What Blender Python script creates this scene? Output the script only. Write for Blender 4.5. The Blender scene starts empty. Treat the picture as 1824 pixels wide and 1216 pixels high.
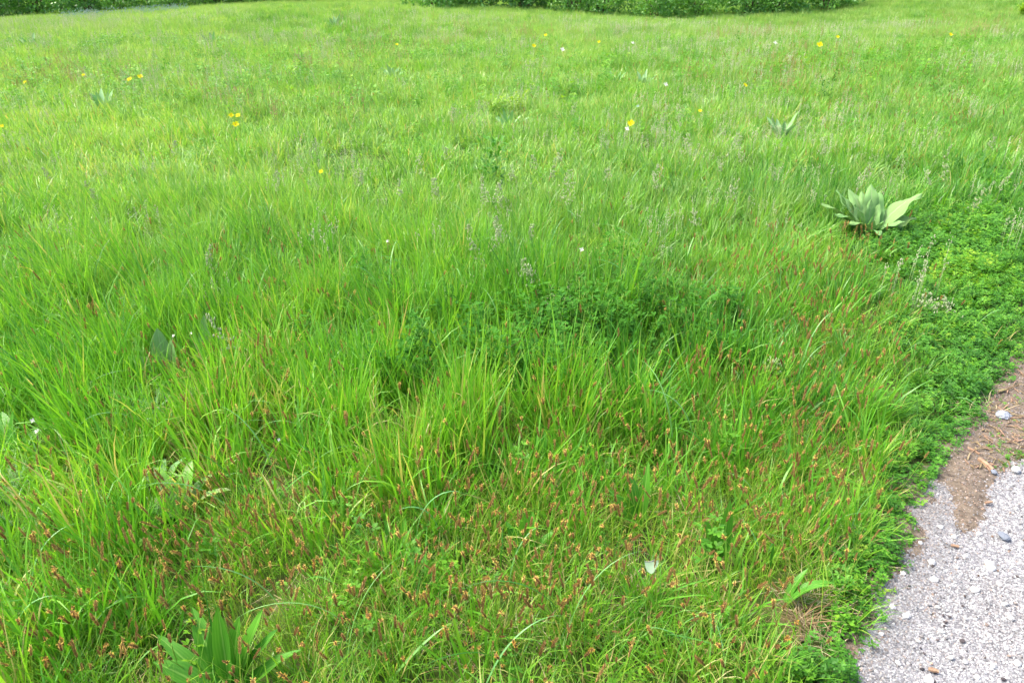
import bpy, math, random
import numpy as np
from mathutils import Matrix, Vector, Euler

R = np.random.RandomState(7)
random.seed(7)
rad = math.radians
scene = bpy.context.scene
COL = scene.collection

# ------------------------------------------------------------------ camera
CAM_H = 1.5
PITCH = 26.8
HFOV = 70.0
W0, H0 = 1824.0, 1216.0
FPX = (W0 / 2) / math.tan(rad(HFOV / 2))
cam_data = bpy.data.cameras.new('camera')
cam = bpy.data.objects.new('camera', cam_data)
COL.objects.link(cam)
cam.location = (0, 0, CAM_H)
cam.rotation_euler = (rad(90 - PITCH), 0, 0)
cam_data.sensor_width = 36
cam_data.lens = 18 / math.tan(rad(HFOV / 2))
cam_data.clip_start = 0.02
cam_data.clip_end = 900
cam_data.dof.use_dof = True
cam_data.dof.focus_distance = 2.3
cam_data.dof.aperture_fstop = 14.0
scene.camera = cam

# ------------------------------------------------------------------ light
SUN_EL, SUN_AZ = 56.0, -78.0      # azimuth measured from +Y (view direction) towards +X
world = bpy.data.worlds.new('World')
scene.world = world
world.use_nodes = True
wn = world.node_tree.nodes
wl = world.node_tree.links
wn.clear()
wo = wn.new('ShaderNodeOutputWorld')
bg = wn.new('ShaderNodeBackground')
sky = wn.new('ShaderNodeTexSky')
sky.sky_type = 'NISHITA'
sky.sun_disc = False
sky.sun_elevation = rad(SUN_EL)
sky.sun_rotation = rad(SUN_AZ)
sky.air_density = 1.0
sky.dust_density = 5.5
sky.ozone_density = 1.0
bg.inputs['Strength'].default_value = 0.15
wl.new(sky.outputs[0], bg.inputs[0])
wl.new(bg.outputs[0], wo.inputs[0])
sd = bpy.data.lights.new('sun', 'SUN')
sd.energy = 1.5
sd.angle = rad(14)
sd.color = (1.0, 0.94, 0.82)
sun = bpy.data.objects.new('sun', sd)
COL.objects.link(sun)
sdir = Vector((math.sin(rad(SUN_AZ)) * math.cos(rad(SUN_EL)), math.cos(rad(SUN_AZ)) * math.cos(rad(SUN_EL)), math.sin(rad(SUN_EL))))
sun.rotation_euler = sdir.to_track_quat('Z', 'Y').to_euler()
sun.location = (-6, 8, 12)

scene.view_settings.view_transform = 'Standard'
scene.view_settings.look = 'None'
scene.view_settings.gamma = 1
scene.view_settings.use_curve_mapping = False
scene.view_settings.exposure = 1.68
scene.cycles.max_bounces = 9
scene.cycles.diffuse_bounces = 6
scene.cycles.glossy_bounces = 2
scene.cycles.transmission_bounces = 5
scene.cycles.transparent_max_bounces = 4

# ------------------------------------------------------------------ camera maths on the ground
_cp, _sp = math.cos(rad(PITCH)), math.sin(rad(PITCH))


def project(x, y, z=0.0):
    """world -> photo pixel (1824x1216)"""
    x = np.asarray(x, float); y = np.asarray(y, float); z = np.asarray(z, float) - CAM_H
    d = y * _cp - z * _sp
    u = y * _sp + z * _cp
    d = np.where(d < 0.05, 0.05, d)
    return W0 / 2 + FPX * x / d, H0 / 2 - FPX * u / d, d


def ground_at(px, py, z=0.0):
    a = (px - W0 / 2) / FPX
    b = -(py - H0 / 2) / FPX
    dx, dy, dz = a, _cp + b * _sp, -_sp + b * _cp
    t = (z - CAM_H) / dz
    return np.array([dx * t, dy * t, z])


# ------------------------------------------------------------------ value noise
_NT = np.random.RandomState(99).rand(256, 256)


def vnoise(x, y, s=1.0, seed=0):
    x = np.asarray(x, float) / s + 37.3 * seed + 500
    y = np.asarray(y, float) / s + 91.7 * seed + 500
    xi = np.floor(x).astype(int); yi = np.floor(y).astype(int)
    fx = x - xi; fy = y - yi
    fx = fx * fx * (3 - 2 * fx); fy = fy * fy * (3 - 2 * fy)
    g = lambda a, b: _NT[a % 256, b % 256]
    return (g(xi, yi) * (1 - fx) + g(xi + 1, yi) * fx) * (1 - fy) + (g(xi, yi + 1) * (1 - fx) + g(xi + 1, yi + 1) * fx) * fy


def fbm(x, y, s, seed=0):
    return 0.55 * vnoise(x, y, s, seed) + 0.3 * vnoise(x, y, s / 2.1, seed + 1) + 0.15 * vnoise(x, y, s / 4.3, seed + 2)


def smooth(a, b, v):
    t = np.clip((np.asarray(v, float) - a) / (b - a), 0, 1)
    return t * t * (3 - 2 * t)


def terrain(x, y):
    x = np.asarray(x, float); y = np.asarray(y, float)
    far = smooth(6, 16, y)
    h = far * (0.30 * (vnoise(x, y, 9.0, 3) - 0.5) + 0.10 * (vnoise(x, y, 3.5, 5) - 0.5))
    r = np.hypot(x, y)
    h += 0.30 * smooth(16, 30, y) * np.exp(-((x + 7.0) / 7.5) ** 2)
    h += 0.78 * smooth(12, 30, y) * smooth(9, 21, x)
    h += -0.12 * smooth(14, 28, y) * np.exp(-((x - 4) / 6.0) ** 2)
    h += -0.38 * smooth(16, 31, y) * np.exp(-((x + 20.0) / 8.0) ** 2)
    h += 3.0 * smooth(48, 160, r)
    return h


def blobs(px, py, bl):
    v = np.zeros_like(px, float)
    for cx, cy, rx, ry, w in bl:
        v = v + w * np.exp(-((px - cx) / rx) ** 2 - ((py - cy) / ry) ** 2)
    return v


# path edge: photo pixels of the grass / asphalt boundary, on the ground
edge_px = [(1478, 1300), (1505, 1216), (1535, 1150), (1568, 1080), (1605, 1000), (1648, 905), (1692, 850), (1728, 790), (1780, 715), (1835, 632)]
EDGE = np.array([ground_at(a, b)[:2] for a, b in edge_px])
d0 = EDGE[0] - EDGE[3]; d1 = EDGE[-1] - EDGE[-4]
EDGE = np.vstack([EDGE[0] + d0 / np.linalg.norm(d0) * 3, EDGE, EDGE[-1] + d1 / np.linalg.norm(d1) * 3.0, EDGE[-1] + d1 / np.linalg.norm(d1) * 14.0])


def edge_x(y):
    return np.interp(y, EDGE[:, 1], EDGE[:, 0])


def edge_dist(x, y):
    """signed: positive on the grass side, negative on the path"""
    y = np.asarray(y, float); x = np.asarray(x, float)
    ex = edge_x(y)
    sl = (edge_x(y + 0.05) - edge_x(y - 0.05)) / 0.1
    wob = 0.05 * (vnoise(x, y, 0.16, 11) - 0.5) + 0.03 * (vnoise(x, y, 0.05, 12) - 0.5)
    return (ex - x) / np.sqrt(1 + sl * sl) + wob


# ------------------------------------------------------------------ mesh helpers
class MB:
    def __init__(self):
        self.v = []; self.f = []; self.n = 0; self.attr = {}

    def add(self, verts, faces, **at):
        verts = np.asarray(verts, float).reshape(-1, 3)
        k = len(verts)
        self.v.append(verts)
        for f in faces:
            self.f.append([i + self.n for i in f])
        for key in set(list(self.attr) + list(at)):
            val = at.get(key, 0.0)
            arr = np.full(k, val, float) if np.isscalar(val) else np.asarray(val, float).reshape(-1)
            if key not in self.attr:
                self.attr[key] = [np.zeros(self.n)] if self.n else []
            self.attr[key].append(arr)
        self.n += k

    def mesh(self, name, mat, smooth_=True):
        me = bpy.data.meshes.new(name)
        V = np.vstack(self.v)
        me.from_pydata(V.tolist(), [], self.f)
        for key, arrs in self.attr.items():
            a = me.attributes.new(key, 'FLOAT', 'POINT')
            a.data.foreach_set('value', np.concatenate(arrs).astype(np.float32))
        for m in (mat if isinstance(mat, (list, tuple)) else [mat]):
            me.materials.append(m)
        if smooth_:
            me.polygons.foreach_set('use_smooth', [True] * len(me.polygons))
        me.update()
        return me


def link(name, mesh, parent=None, loc=(0, 0, 0), rot=(0, 0, 0), scl=1.0):
    o = bpy.data.objects.new(name, mesh)
    COL.objects.link(o)
    o.location = loc; o.rotation_euler = rot
    o.scale = (scl, scl, scl) if np.isscalar(scl) else scl
    if parent is not None:
        o.parent = parent
    return o


def tag(o, label=None, cat=None, group=None, kind=None):
    if label: o['label'] = label
    if cat: o['category'] = cat
    if group: o['group'] = group
    if kind: o['kind'] = kind
    return o


def thing(name, loc, label, cat, group=None, rz=0.0, scl=1.0, tilt=(0, 0)):
    o = bpy.data.objects.new(name, None)
    COL.objects.link(o)
    o.location = loc
    o.rotation_euler = (tilt[0], tilt[1], rz)
    o.scale = (scl, scl, scl)
    o.empty_display_size = 0.05
    return tag(o, label, cat, group)


def ribbon(mb, base, az, L, lean, bend, w, K=4, twist=0.0, tint=0.5, prof='grass', fold=0.0, side_bend=0.0, s0=0.0, power=1.4):
    """one blade: flat or V-folded ribbon, tapering, curved"""
    pos = np.array(base, float)
    d = np.array([math.cos(az), math.sin(az), 0.0])
    up = np.array([0, 0, 1.0])
    pts = [pos.copy()]; ths = [lean]
    for k in range(K):
        s = (k + 0.5) / K
        th = lean + bend * s ** power
        a2 = az + side_bend * s
        d2 = np.array([math.cos(a2), math.sin(a2), 0.0])
        pos = pos + (d2 * math.sin(th) + up * math.cos(th)) * (L / K)
        pts.append(pos.copy()); ths.append(lean + bend * ((k + 1) / K) ** power)
    verts = []; ss = []; uu = []
    for k in range(K + 1):
        s = k / K
        if prof == 'grass':
            ww = w * (0.55 + 0.45 * min(1, s * 3)) * (1 - s ** 2.6)
        elif prof == 'lance':
            ww = w * (max(0.12, math.sin(math.pi * min(1, (s * 0.93 + 0.02)) ** 1.1) ** 0.8) if s > 0.12 else 0.22)
        elif prof == 'spoon':
            ww = w * max(0.1, (math.sin(math.pi * s ** 1.7)) ** 0.65 if s < 0.999 else 0.0)
            if s < 0.15: ww = w * 0.2
        elif prof == 'ovate':
            ww = w * max(0.0, math.sin(math.pi * s ** 0.75)) ** 0.8
        else:
            ww = w
        if k == K: ww = 0.0
        a2 = az + side_bend * s + twist * s
        sd_ = np.array([-math.sin(a2), math.cos(a2), 0.0])
        th = ths[k]
        nrm = np.array([-math.cos(az) * math.cos(th), -math.sin(az) * math.cos(th), math.sin(th)])
        c = pts[k]
        if fold == 0.0:
            if k == K:
                verts.append(c); ss.append(1.0); uu.append(0.0)
            else:
                verts += [c - sd_ * ww / 2, c + sd_ * ww / 2]; ss += [s, s]; uu += [-1.0, 1.0]
        else:
            if k == K:
                verts.append(c); ss.append(1.0); uu.append(0.0)
            else:
                o = nrm * fold * ww / 2
                verts += [c - sd_ * ww / 2 + o, c, c + sd_ * ww / 2 + o]; ss += [s] * 3; uu += [-1.0, 0.0, 1.0]
    faces = []
    n = 2 if fold == 0.0 else 3
    for k in range(K):
        a = k * n
        if k < K - 1:
            for j in range(n - 1):
                faces.append([a + j, a + j + 1, a + n + j + 1, a + n + j])
        else:
            t = K * n
            for j in range(n - 1):
                faces.append([a + j, a + j + 1, t])
    mb.add(verts, faces, tint=tint, s=ss, u=uu)
    return pts


def big_leaf(mb, L, w, lean, bend, prof='lance', K=10, M=6, fold=0.35, wave=0.0, curl=0.0, tint=0.5, base=(0, 0, 0), az=0.0, rnd=None, petiole=0.12, ragged=0.0, vein=0.0):
    """a broad leaf as a curved grid with midrib fold, wavy margin and a curled edge"""
    rnd = rnd or random
    ph = rnd.random() * 6.28
    pos = np.array(base, float)
    up = np.array([0, 0, 1.0]); d = np.array([math.cos(az), math.sin(az), 0.0]); sd_ = np.array([-math.sin(az), math.cos(az), 0.0])
    verts = []; ss = []; uu = []; faces = []
    for k in range(K + 1):
        s = k / K
        th = lean + bend * s ** 1.5
        if k: pos = pos + (d * math.sin(th) + up * math.cos(th)) * (L / K)
        nrm = -d * math.cos(th) + up * math.sin(th)
        if s < petiole:
            ww = w * 0.16
        else:
            q = (s - petiole) / (1 - petiole)
            if prof == 'lance': ww = w * max(0.04, math.sin(math.pi * min(1, q ** 0.85)) ** 0.75)
            elif prof == 'spoon': ww = w * max(0.05, math.sin(math.pi * min(1, q ** 1.5)) ** 0.6)
            elif prof == 'ovate': ww = w * max(0.04, math.sin(math.pi * min(1, q ** 0.62)) ** 0.65)
            else: ww = w * max(0.04, math.sin(math.pi * q) ** 0.7)
            ww = max(ww, w * 0.16 * (1 - q))
        if k == K: ww = 0.002
        ww *= 1 - ragged * rnd.random()
        for j in range(M + 1):
            u = -1 + 2 * j / M
            off = vein * math.sin(s * 46 - abs(u) * 5) * (1 - abs(u) ** 3) + fold * abs(u) * ww / 2 + wave * w * math.sin(s * 17 + ph + (1.3 if u > 0 else 0)) * abs(u) ** 2 - curl * w * abs(u) ** 3
            tw = 0.12 * math.sin(ph + s * 3) * ww * u
            verts.append(pos + sd_ * (u * ww / 2) + nrm * (off + tw)); ss.append(s); uu.append(u)
    for k in range(K):
        for j in range(M):
            a = k * (M + 1) + j
            faces.append([a, a + 1, a + M + 2, a + M + 1])
    mb.add(verts, faces, tint=tint, s=ss, u=uu)


def tube(mb, pts, r0, r1, n=5, tint=0.5):
    pts = [np.array(p, float) for p in pts]
    verts = []; faces = []; ss = []
    for k, p in enumerate(pts):
        t = pts[min(k + 1, len(pts) - 1)] - pts[max(k - 1, 0)]
        t = t / (np.linalg.norm(t) + 1e-9)
        a = np.cross(t, [0.3, 0.9, 0.1]); a /= np.linalg.norm(a) + 1e-9
        b = np.cross(t, a)
        q = k / (len(pts) - 1)
        r = r0 * (1 - q) + r1 * q
        for j in range(n):
            an = 2 * math.pi * j / n
            verts.append(p + (a * math.cos(an) + b * math.sin(an)) * r); ss.append(q)
    for k in range(len(pts) - 1):
        for j in range(n):
            faces.append([k * n + j, k * n + (j + 1) % n, (k + 1) * n + (j + 1) % n, (k + 1) * n + j])
    faces.append(list(range(n))[::-1]); faces.append([(len(pts) - 1) * n + j for j in range(n)])
    mb.add(verts, faces, tint=tint, s=ss, u=0.0)


def blob_mesh(mb, c, r, sq=(1, 1, 1), n=6, m=4, rough=0.2, rs=None, tint=0.5):
    rs = rs or R
    verts = [np.array([0, 0, -1.0])]
    for i in range(1, m):
        ph = math.pi * i / m
        for j in range(n):
            th = 2 * math.pi * (j + 0.5 * (i % 2)) / n
            verts.append(np.array([math.sin(ph) * math.cos(th), math.sin(ph) * math.sin(th), -math.cos(ph)]))
    verts.append(np.array([0, 0, 1.0]))
    verts = [v * (1 + rough * (rs.rand() - 0.5) * 2) * np.array(sq) * r + np.array(c) for v in verts]
    faces = []
    for j in range(n): faces.append([0, 1 + (j + 1) % n, 1 + j])
    for i in range(m - 2):
        for j in range(n):
            a = 1 + i * n + j; b = 1 + i * n + (j + 1) % n
            faces.append([a, b, b + n, a + n])
    t = len(verts) - 1
    for j in range(n): faces.append([1 + (m - 2) * n + j, 1 + (m - 2) * n + (j + 1) % n, t])
    mb.add(verts, faces, tint=tint, s=0.5, u=0.0)


# ------------------------------------------------------------------ materials
def new_mat(name):
    m = bpy.data.materials.new(name)
    m.use_nodes = True
    nt = m.node_tree
    nt.nodes.clear()
    return m, nt


def node(nt, kind, **kw):
    n = nt.nodes.new(kind)
    for k, v in kw.items():
        setattr(n, k, v)
    return n


def math_n(nt, op, a, b=None, clamp=False):
    n = node(nt, 'ShaderNodeMath', operation=op, use_clamp=clamp)
    for i, v in enumerate((a, b)):
        if v is None: continue
        if isinstance(v, (int, float)): n.inputs[i].default_value = v
        else: nt.links.new(v, n.inputs[i])
    return n.outputs[0]


def attr(nt, name, kind='GEOMETRY'):
    n = node(nt, 'ShaderNodeAttribute', attribute_name=name, attribute_type=kind)
    return n.outputs['Fac']


def ramp(nt, fac, stops):
    n = node(nt, 'ShaderNodeValToRGB')
    cr = n.color_ramp
    while len(cr.elements) < len(stops): cr.elements.new(0.5)
    for e, (p, c) in zip(cr.elements, stops):
        e.position = p; e.color = (*c, 1)
    nt.links.new(fac, n.inputs[0])
    return n.outputs[0]


def leaf_mat(name, stops, transl=0.35, rough=0.42, spec=0.5, rib=None, tcol=(1.25, 1.15, 0.6), tipdry=0.0, hue_w=1.0, obj_w=0.0, tint_w=0.5, blotch=None):
    """leaf tissue: colour from plant hue + blade tint, part of the light passes through"""
    m, nt = new_mat(name)
    L = nt.links
    f = math_n(nt, 'MULTIPLY', attr(nt, 'hue', 'INSTANCER'), hue_w)
    t = math_n(nt, 'MULTIPLY', math_n(nt, 'SUBTRACT', attr(nt, 'tint'), 0.5), tint_w)
    f = math_n(nt, 'ADD', f, t)
    if obj_w:
        oi = node(nt, 'ShaderNodeObjectInfo')
        f = math_n(nt, 'ADD', f, math_n(nt, 'MULTIPLY', oi.outputs['Random'], obj_w))
    f = math_n(nt, 'ADD', f, 0.0, clamp=True)
    col = ramp(nt, f, stops)
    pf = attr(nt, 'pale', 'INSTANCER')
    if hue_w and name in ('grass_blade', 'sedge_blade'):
        mx = node(nt, 'ShaderNodeMixRGB'); L.new(pf, mx.inputs[0]); L.new(col, mx.inputs[1]); mx.inputs[2].default_value = (0.35, 0.50, 0.155, 1)  # pale lifts the blade colour to imitate distant glare
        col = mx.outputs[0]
    if rib:
        # paler midrib and faint parallel veins
        u = math_n(nt, 'ABSOLUTE', attr(nt, 'u'))
        rb = math_n(nt, 'LESS_THAN', u, 0.07)
        vn = math_n(nt, 'MULTIPLY', math_n(nt, 'ADD', math_n(nt, 'SINE', math_n(nt, 'MULTIPLY', u, 22.0)), 1.0), 0.12)
        rf = math_n(nt, 'ADD', math_n(nt, 'MULTIPLY', rb, 0.7), vn, clamp=True)
        mx = node(nt, 'ShaderNodeMixRGB'); L.new(rf, mx.inputs[0]); L.new(col, mx.inputs[1]); mx.inputs[2].default_value = (*rib, 1)
        col = mx.outputs[0]
    if blotch:
        tc = node(nt, 'ShaderNodeTexCoord'); nz = node(nt, 'ShaderNodeTexNoise'); nz.inputs['Scale'].default_value = 38
        nz.inputs['Detail'].default_value = 4
        L.new(tc.outputs['Object'], nz.inputs['Vector'])
        bf = ramp(nt, nz.outputs[0], [(0.48, (0, 0, 0)), (0.60, (1, 1, 1))])
        mx = node(nt, 'ShaderNodeMixRGB'); L.new(bf, mx.inputs[0]); L.new(col, mx.inputs[1]); mx.inputs[2].default_value = (*blotch, 1)
        col = mx.outputs[0]
    if tipdry:
        sfac = math_n(nt, 'MULTIPLY', math_n(nt, 'GREATER_THAN', math_n(nt, 'ADD', attr(nt, 's'), math_n(nt, 'MULTIPLY', attr(nt, 'tint'), 0.3)), 1.16), tipdry, clamp=True)
        mx = node(nt, 'ShaderNodeMixRGB'); L.new(sfac, mx.inputs[0]); L.new(col, mx.inputs[1]); mx.inputs[2].default_value = (0.36, 0.27, 0.10, 1)
        col = mx.outputs[0]
    p = node(nt, 'ShaderNodeBsdfPrincipled')
    L.new(col, p.inputs['Base Color'])
    p.inputs['Roughness'].default_value = rough
    p.inputs['Specular IOR Level'].default_value = spec
    tr = node(nt, 'ShaderNodeBsdfTranslucent')
    mc = node(nt, 'ShaderNodeMixRGB', blend_type='MULTIPLY'); mc.inputs[0].default_value = 1
    L.new(col, mc.inputs[1]); mc.inputs[2].default_value = (*tcol, 1)
    L.new(mc.outputs[0], tr.inputs['Color'])
    mix = node(nt, 'ShaderNodeMixShader'); mix.inputs[0].default_value = transl
    L.new(p.outputs[0], mix.inputs[1]); L.new(tr.outputs[0], mix.inputs[2])
    out = node(nt, 'ShaderNodeOutputMaterial')
    L.new(mix.outputs[0], out.inputs[0])
    return m


def plain_mat(name, col, col2=None, scale=30, rough=0.8, spec=0.2, bump=0.0, coord='Object', obj_rand=False):
    m, nt = new_mat(name)
    L = nt.links
    p = node(nt, 'ShaderNodeBsdfPrincipled')
    p.inputs['Roughness'].default_value = rough
    p.inputs['Specular IOR Level'].default_value = spec
    if col2:
        tc = node(nt, 'ShaderNodeTexCoord'); nz = node(nt, 'ShaderNodeTexNoise')
        nz.inputs['Scale'].default_value = scale; nz.inputs['Detail'].default_value = 5
        L.new(tc.outputs[coord], nz.inputs['Vector'])
        fac = nz.outputs[0]
        if obj_rand:
            oi = node(nt, 'ShaderNodeObjectInfo')
            fac = math_n(nt, 'ADD', math_n(nt, 'MULTIPLY', fac, 0.4), math_n(nt, 'MULTIPLY', oi.outputs['Random'], 0.6))
        c = ramp(nt, fac, [(0.3, col), (0.7, col2)])
        L.new(c, p.inputs['Base Color'])
        if bump:
            b = node(nt, 'ShaderNodeBump'); b.inputs['Strength'].default_value = bump; b.inputs['Distance'].default_value = 0.01
            L.new(nz.outputs[0], b.inputs['Height']); L.new(b.outputs[0], p.inputs['Normal'])
    else:
        p.inputs['Base Color'].default_value = (*col, 1)
    out = node(nt, 'ShaderNodeOutputMaterial')
    L.new(p.outputs[0], out.inputs[0])
    return m


M = {}
M['grass'] = leaf_mat('grass_blade', [(0.0, (0.042, 0.19, 0.022)), (0.35, (0.10, 0.335, 0.024)), (0.65, (0.165, 0.43, 0.030)), (0.9, (0.23, 0.46, 0.04)), (1.0, (0.46, 0.43, 0.15))], transl=0.42, tipdry=0.4)
M['sedge'] = leaf_mat('sedge_blade', [(0.0, (0.065, 0.22, 0.028)), (0.4, (0.125, 0.345, 0.024)), (0.75, (0.225, 0.45, 0.028)), (1.0, (0.48, 0.43, 0.16))], transl=0.40, tipdry=0.9)
M['bluegrass'] = leaf_mat('bluish_blade', [(0.0, (0.10, 0.30, 0.10)), (1.0, (0.17, 0.38, 0.10))], transl=0.28, rough=0.42, spec=0.45, rib=(0.20, 0.42, 0.12), obj_w=1.0)
M['clover'] = leaf_mat('clover_leaf', [(0.0, (0.042, 0.165, 0.018)), (0.45, (0.085, 0.275, 0.020)), (0.8, (0.145, 0.37, 0.022)), (1.0, (0.28, 0.45, 0.03))], transl=0.38, rough=0.5, spec=0.35, tcol=(1.2, 1.2, 0.5))
M['lucerne'] = leaf_mat('lucerne_leaf', [(0.0, (0.045, 0.175, 0.022)), (0.6, (0.080, 0.26, 0.024)), (1.0, (0.14, 0.35, 0.025))], transl=0.4, rough=0.65, spec=0.1, tcol=(1.3,1.2,0.4), obj_w=0.5)
M['plantain'] = leaf_mat('plantain_leaf', [(0.0, (0.05, 0.22, 0.018)), (1.0, (0.095, 0.32, 0.022))], transl=0.35, rough=0.45, spec=0.3, rib=(0.20, 0.42, 0.07), obj_w=0.8)
M['mullein'] = leaf_mat('mullein_leaf', [(0.0, (0.14, 0.30, 0.09)), (0.6, (0.175, 0.33, 0.11)), (1.0, (0.20, 0.34, 0.10))], transl=0.15, rough=0.9, spec=0.1, rib=(0.24, 0.36, 0.16), tcol=(1.1, 1.15, 0.7), obj_w=0.9)
M['dock'] = leaf_mat('dock_leaf', [(0.0, (0.10, 0.32, 0.03)), (1.0, (0.18, 0.40, 0.04))], transl=0.2, rough=0.5, rib=(0.24, 0.40, 0.12), blotch=(0.34, 0.40, 0.18), obj_w=0.8)
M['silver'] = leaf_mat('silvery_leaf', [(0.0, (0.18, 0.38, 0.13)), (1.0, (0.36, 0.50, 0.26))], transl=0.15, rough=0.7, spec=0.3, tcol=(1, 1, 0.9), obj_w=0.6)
M['yellowgreen'] = leaf_mat('yellow_green_leaf', [(0.0, (0.22, 0.42, 0.03)), (1.0, (0.42, 0.54, 0.04))], transl=0.4, obj_w=0.5)
M['straw'] = leaf_mat('dry_straw', [(0.0, (0.20, 0.13, 0.06)), (0.5, (0.30, 0.24, 0.13)), (1.0, (0.46, 0.39, 0.24))], transl=0.2, rough=0.6, spec=0.3, tcol=(1.1, 1, 0.8), obj_w=0.6, hue_w=1.0)
M['stem'] = leaf_mat('green_stem', [(0.0, (0.14, 0.33, 0.03)), (1.0, (0.26, 0.40, 0.04))], transl=0.15, obj_w=0.8)
M['redstem'] = leaf_mat('reddish_stem', [(0.0, (0.12, 0.16, 0.03)), (1.0, (0.22, 0.12, 0.05))], transl=0.1, obj_w=0.8)
M['spike'] = leaf_mat('brown_spike', [(0.0, (0.22, 0.135, 0.05)), (0.5, (0.38, 0.24, 0.085)), (1.0, (0.54, 0.42, 0.15))], transl=0.15, rough=0.7, spec=0.2, tcol=(1.1, 0.9, 0.6), obj_w=0.35, hue_w=0.35, tint_w=1.0)
M['sorrel'] = leaf_mat('sorrel_seed', [(0.0, (0.34, 0.30, 0.12)), (1.0, (0.46, 0.36, 0.18))], transl=0.3, rough=0.7, spec=0.1, tcol=(1, 1, 0.8))
M['anther'] = leaf_mat('yellow_anther', [(0.0, (0.48, 0.27, 0.045)), (1.0, (0.68, 0.50, 0.13))], transl=0.25, rough=0.7, spec=0.2, tcol=(1, 1, 0.7), obj_w=0.6)
M['petal'] = leaf_mat('yellow_petal', [(0.0, (0.66, 0.62, 0.0)), (1.0, (0.68, 0.66, 0.01))], transl=0.35, rough=0.6, spec=0.2, tcol=(1, 1, 0.6), obj_w=0.8)
M['disc'] = plain_mat('flower_disc', (0.45, 0.28, 0.01), (0.55, 0.36, 0.01), 400)
M['white'] = leaf_mat('white_petal', [(0.0, (0.62, 0.62, 0.55)), (1.0, (0.78, 0.76, 0.72))], transl=0.3, rough=0.6, spec=0.2, tcol=(1, 1, 1), obj_w=0.8)
M['panicle'] = leaf_mat('pale_panicle', [(0.0, (0.36, 0.44, 0.22)), (0.6, (0.52, 0.56, 0.36)), (1.0, (0.66, 0.58, 0.46))], transl=0.25, rough=0.6, spec=0.3, tcol=(1, 1, 0.9), obj_w=0.4, hue_w=0.5, tint_w=0.8)
M['violet'] = leaf_mat('blue_violet_flower', [(0.0, (0.24, 0.38, 0.28)), (1.0, (0.32, 0.44, 0.40))], transl=0.25, rough=0.7, spec=0.2, tcol=(1, 1, 1))
M['wing'] = leaf_mat('butterfly_wing', [(0.0, (0.40, 0.55, 0.36)), (1.0, (0.40, 0.55, 0.36))], transl=0.2, rough=0.7, spec=0.1, rib=(0.36, 0.52, 0.28), tcol=(1, 1, 0.8))
M['hedge'] = leaf_mat('hedge_leaf', [(0.0, (0.07, 0.22, 0.05)), (0.5, (0.15, 0.38, 0.05)), (0.85, (0.28, 0.50, 0.05)), (1.0, (0.45, 0.55, 0.05))], transl=0.3, rough=0.45, obj_w=0.45, tint_w=0.8)
M['bark'] = plain_mat('bark', (0.07, 0.045, 0.03), (0.15, 0.11, 0.08), 14, 0.9, 0.1, 0.6)
M['wood'] = plain_mat('split_wood', (0.20, 0.12, 0.075), (0.34, 0.22, 0.14), 60, 0.6, 0.3, 0.3)
M['body'] = plain_mat('insect_body', (0.12, 0.12, 0.09), (0.3, 0.3, 0.24), 300)


def pebble_mat():
    m, nt = new_mat('pebble')
    L = nt.links
    oi = node(nt, 'ShaderNodeObjectInfo')
    tc = node(nt, 'ShaderNodeTexCoord')
    nz = node(nt, 'ShaderNodeTexNoise'); nz.inputs['Scale'].default_value = 2.5; nz.inputs['Detail'].default_value = 4
    L.new(tc.outputs['Object'], nz.inputs['Vector'])
    f = math_n(nt, 'ADD', attr(nt, 'hue', 'INSTANCER'), math_n(nt, 'MULTIPLY', math_n(nt, 'SUBTRACT', nz.outputs[0], 0.5), 0.15), clamp=True)
    col = ramp(nt, f, [(0.0, (0.05, 0.048, 0.052)), (0.08, (0.13, 0.13, 0.135)), (0.35, (0.200, 0.205, 0.213)), (0.6, (0.262, 0.268, 0.276)), (0.85, (0.355, 0.362, 0.368)), (1.0, (0.52, 0.52, 0.53))])
    mx = node(nt, 'ShaderNodeMixRGB', blend_type='MULTIPLY')
    L.new(attr(nt, 'warm', 'INSTANCER'), mx.inputs[0]); L.new(col, mx.inputs[1]); mx.inputs[2].default_value = (0.95, 0.62, 0.42, 1)
    p = node(nt, 'ShaderNodeBsdfPrincipled'); L.new(mx.outputs[0], p.inputs['Base Color'])
    p.inputs['Roughness'].default_value = 0.75; p.inputs['Specular IOR Level'].default_value = 0.3
    out = node(nt, 'ShaderNodeOutputMaterial'); L.new(p.outputs[0], out.inputs[0])
    return m


M['pebble'] = pebble_mat()
M['stone_pale'] = plain_mat('stone_pale', (0.34, 0.34, 0.34), (0.52, 0.52, 0.51), 60, 0.75, 0.3, 0.2, obj_rand=True)
M['stone_grey'] = plain_mat('stone_grey', (0.13, 0.15, 0.185), (0.24, 0.265, 0.31), 60, 0.7, 0.3, 0.2, obj_rand=True)
M['stone_dark'] = plain_mat('stone_dark', (0.035, 0.03, 0.035), (0.10, 0.085, 0.085), 60, 0.8, 0.3, 0.2, obj_rand=True)


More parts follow.
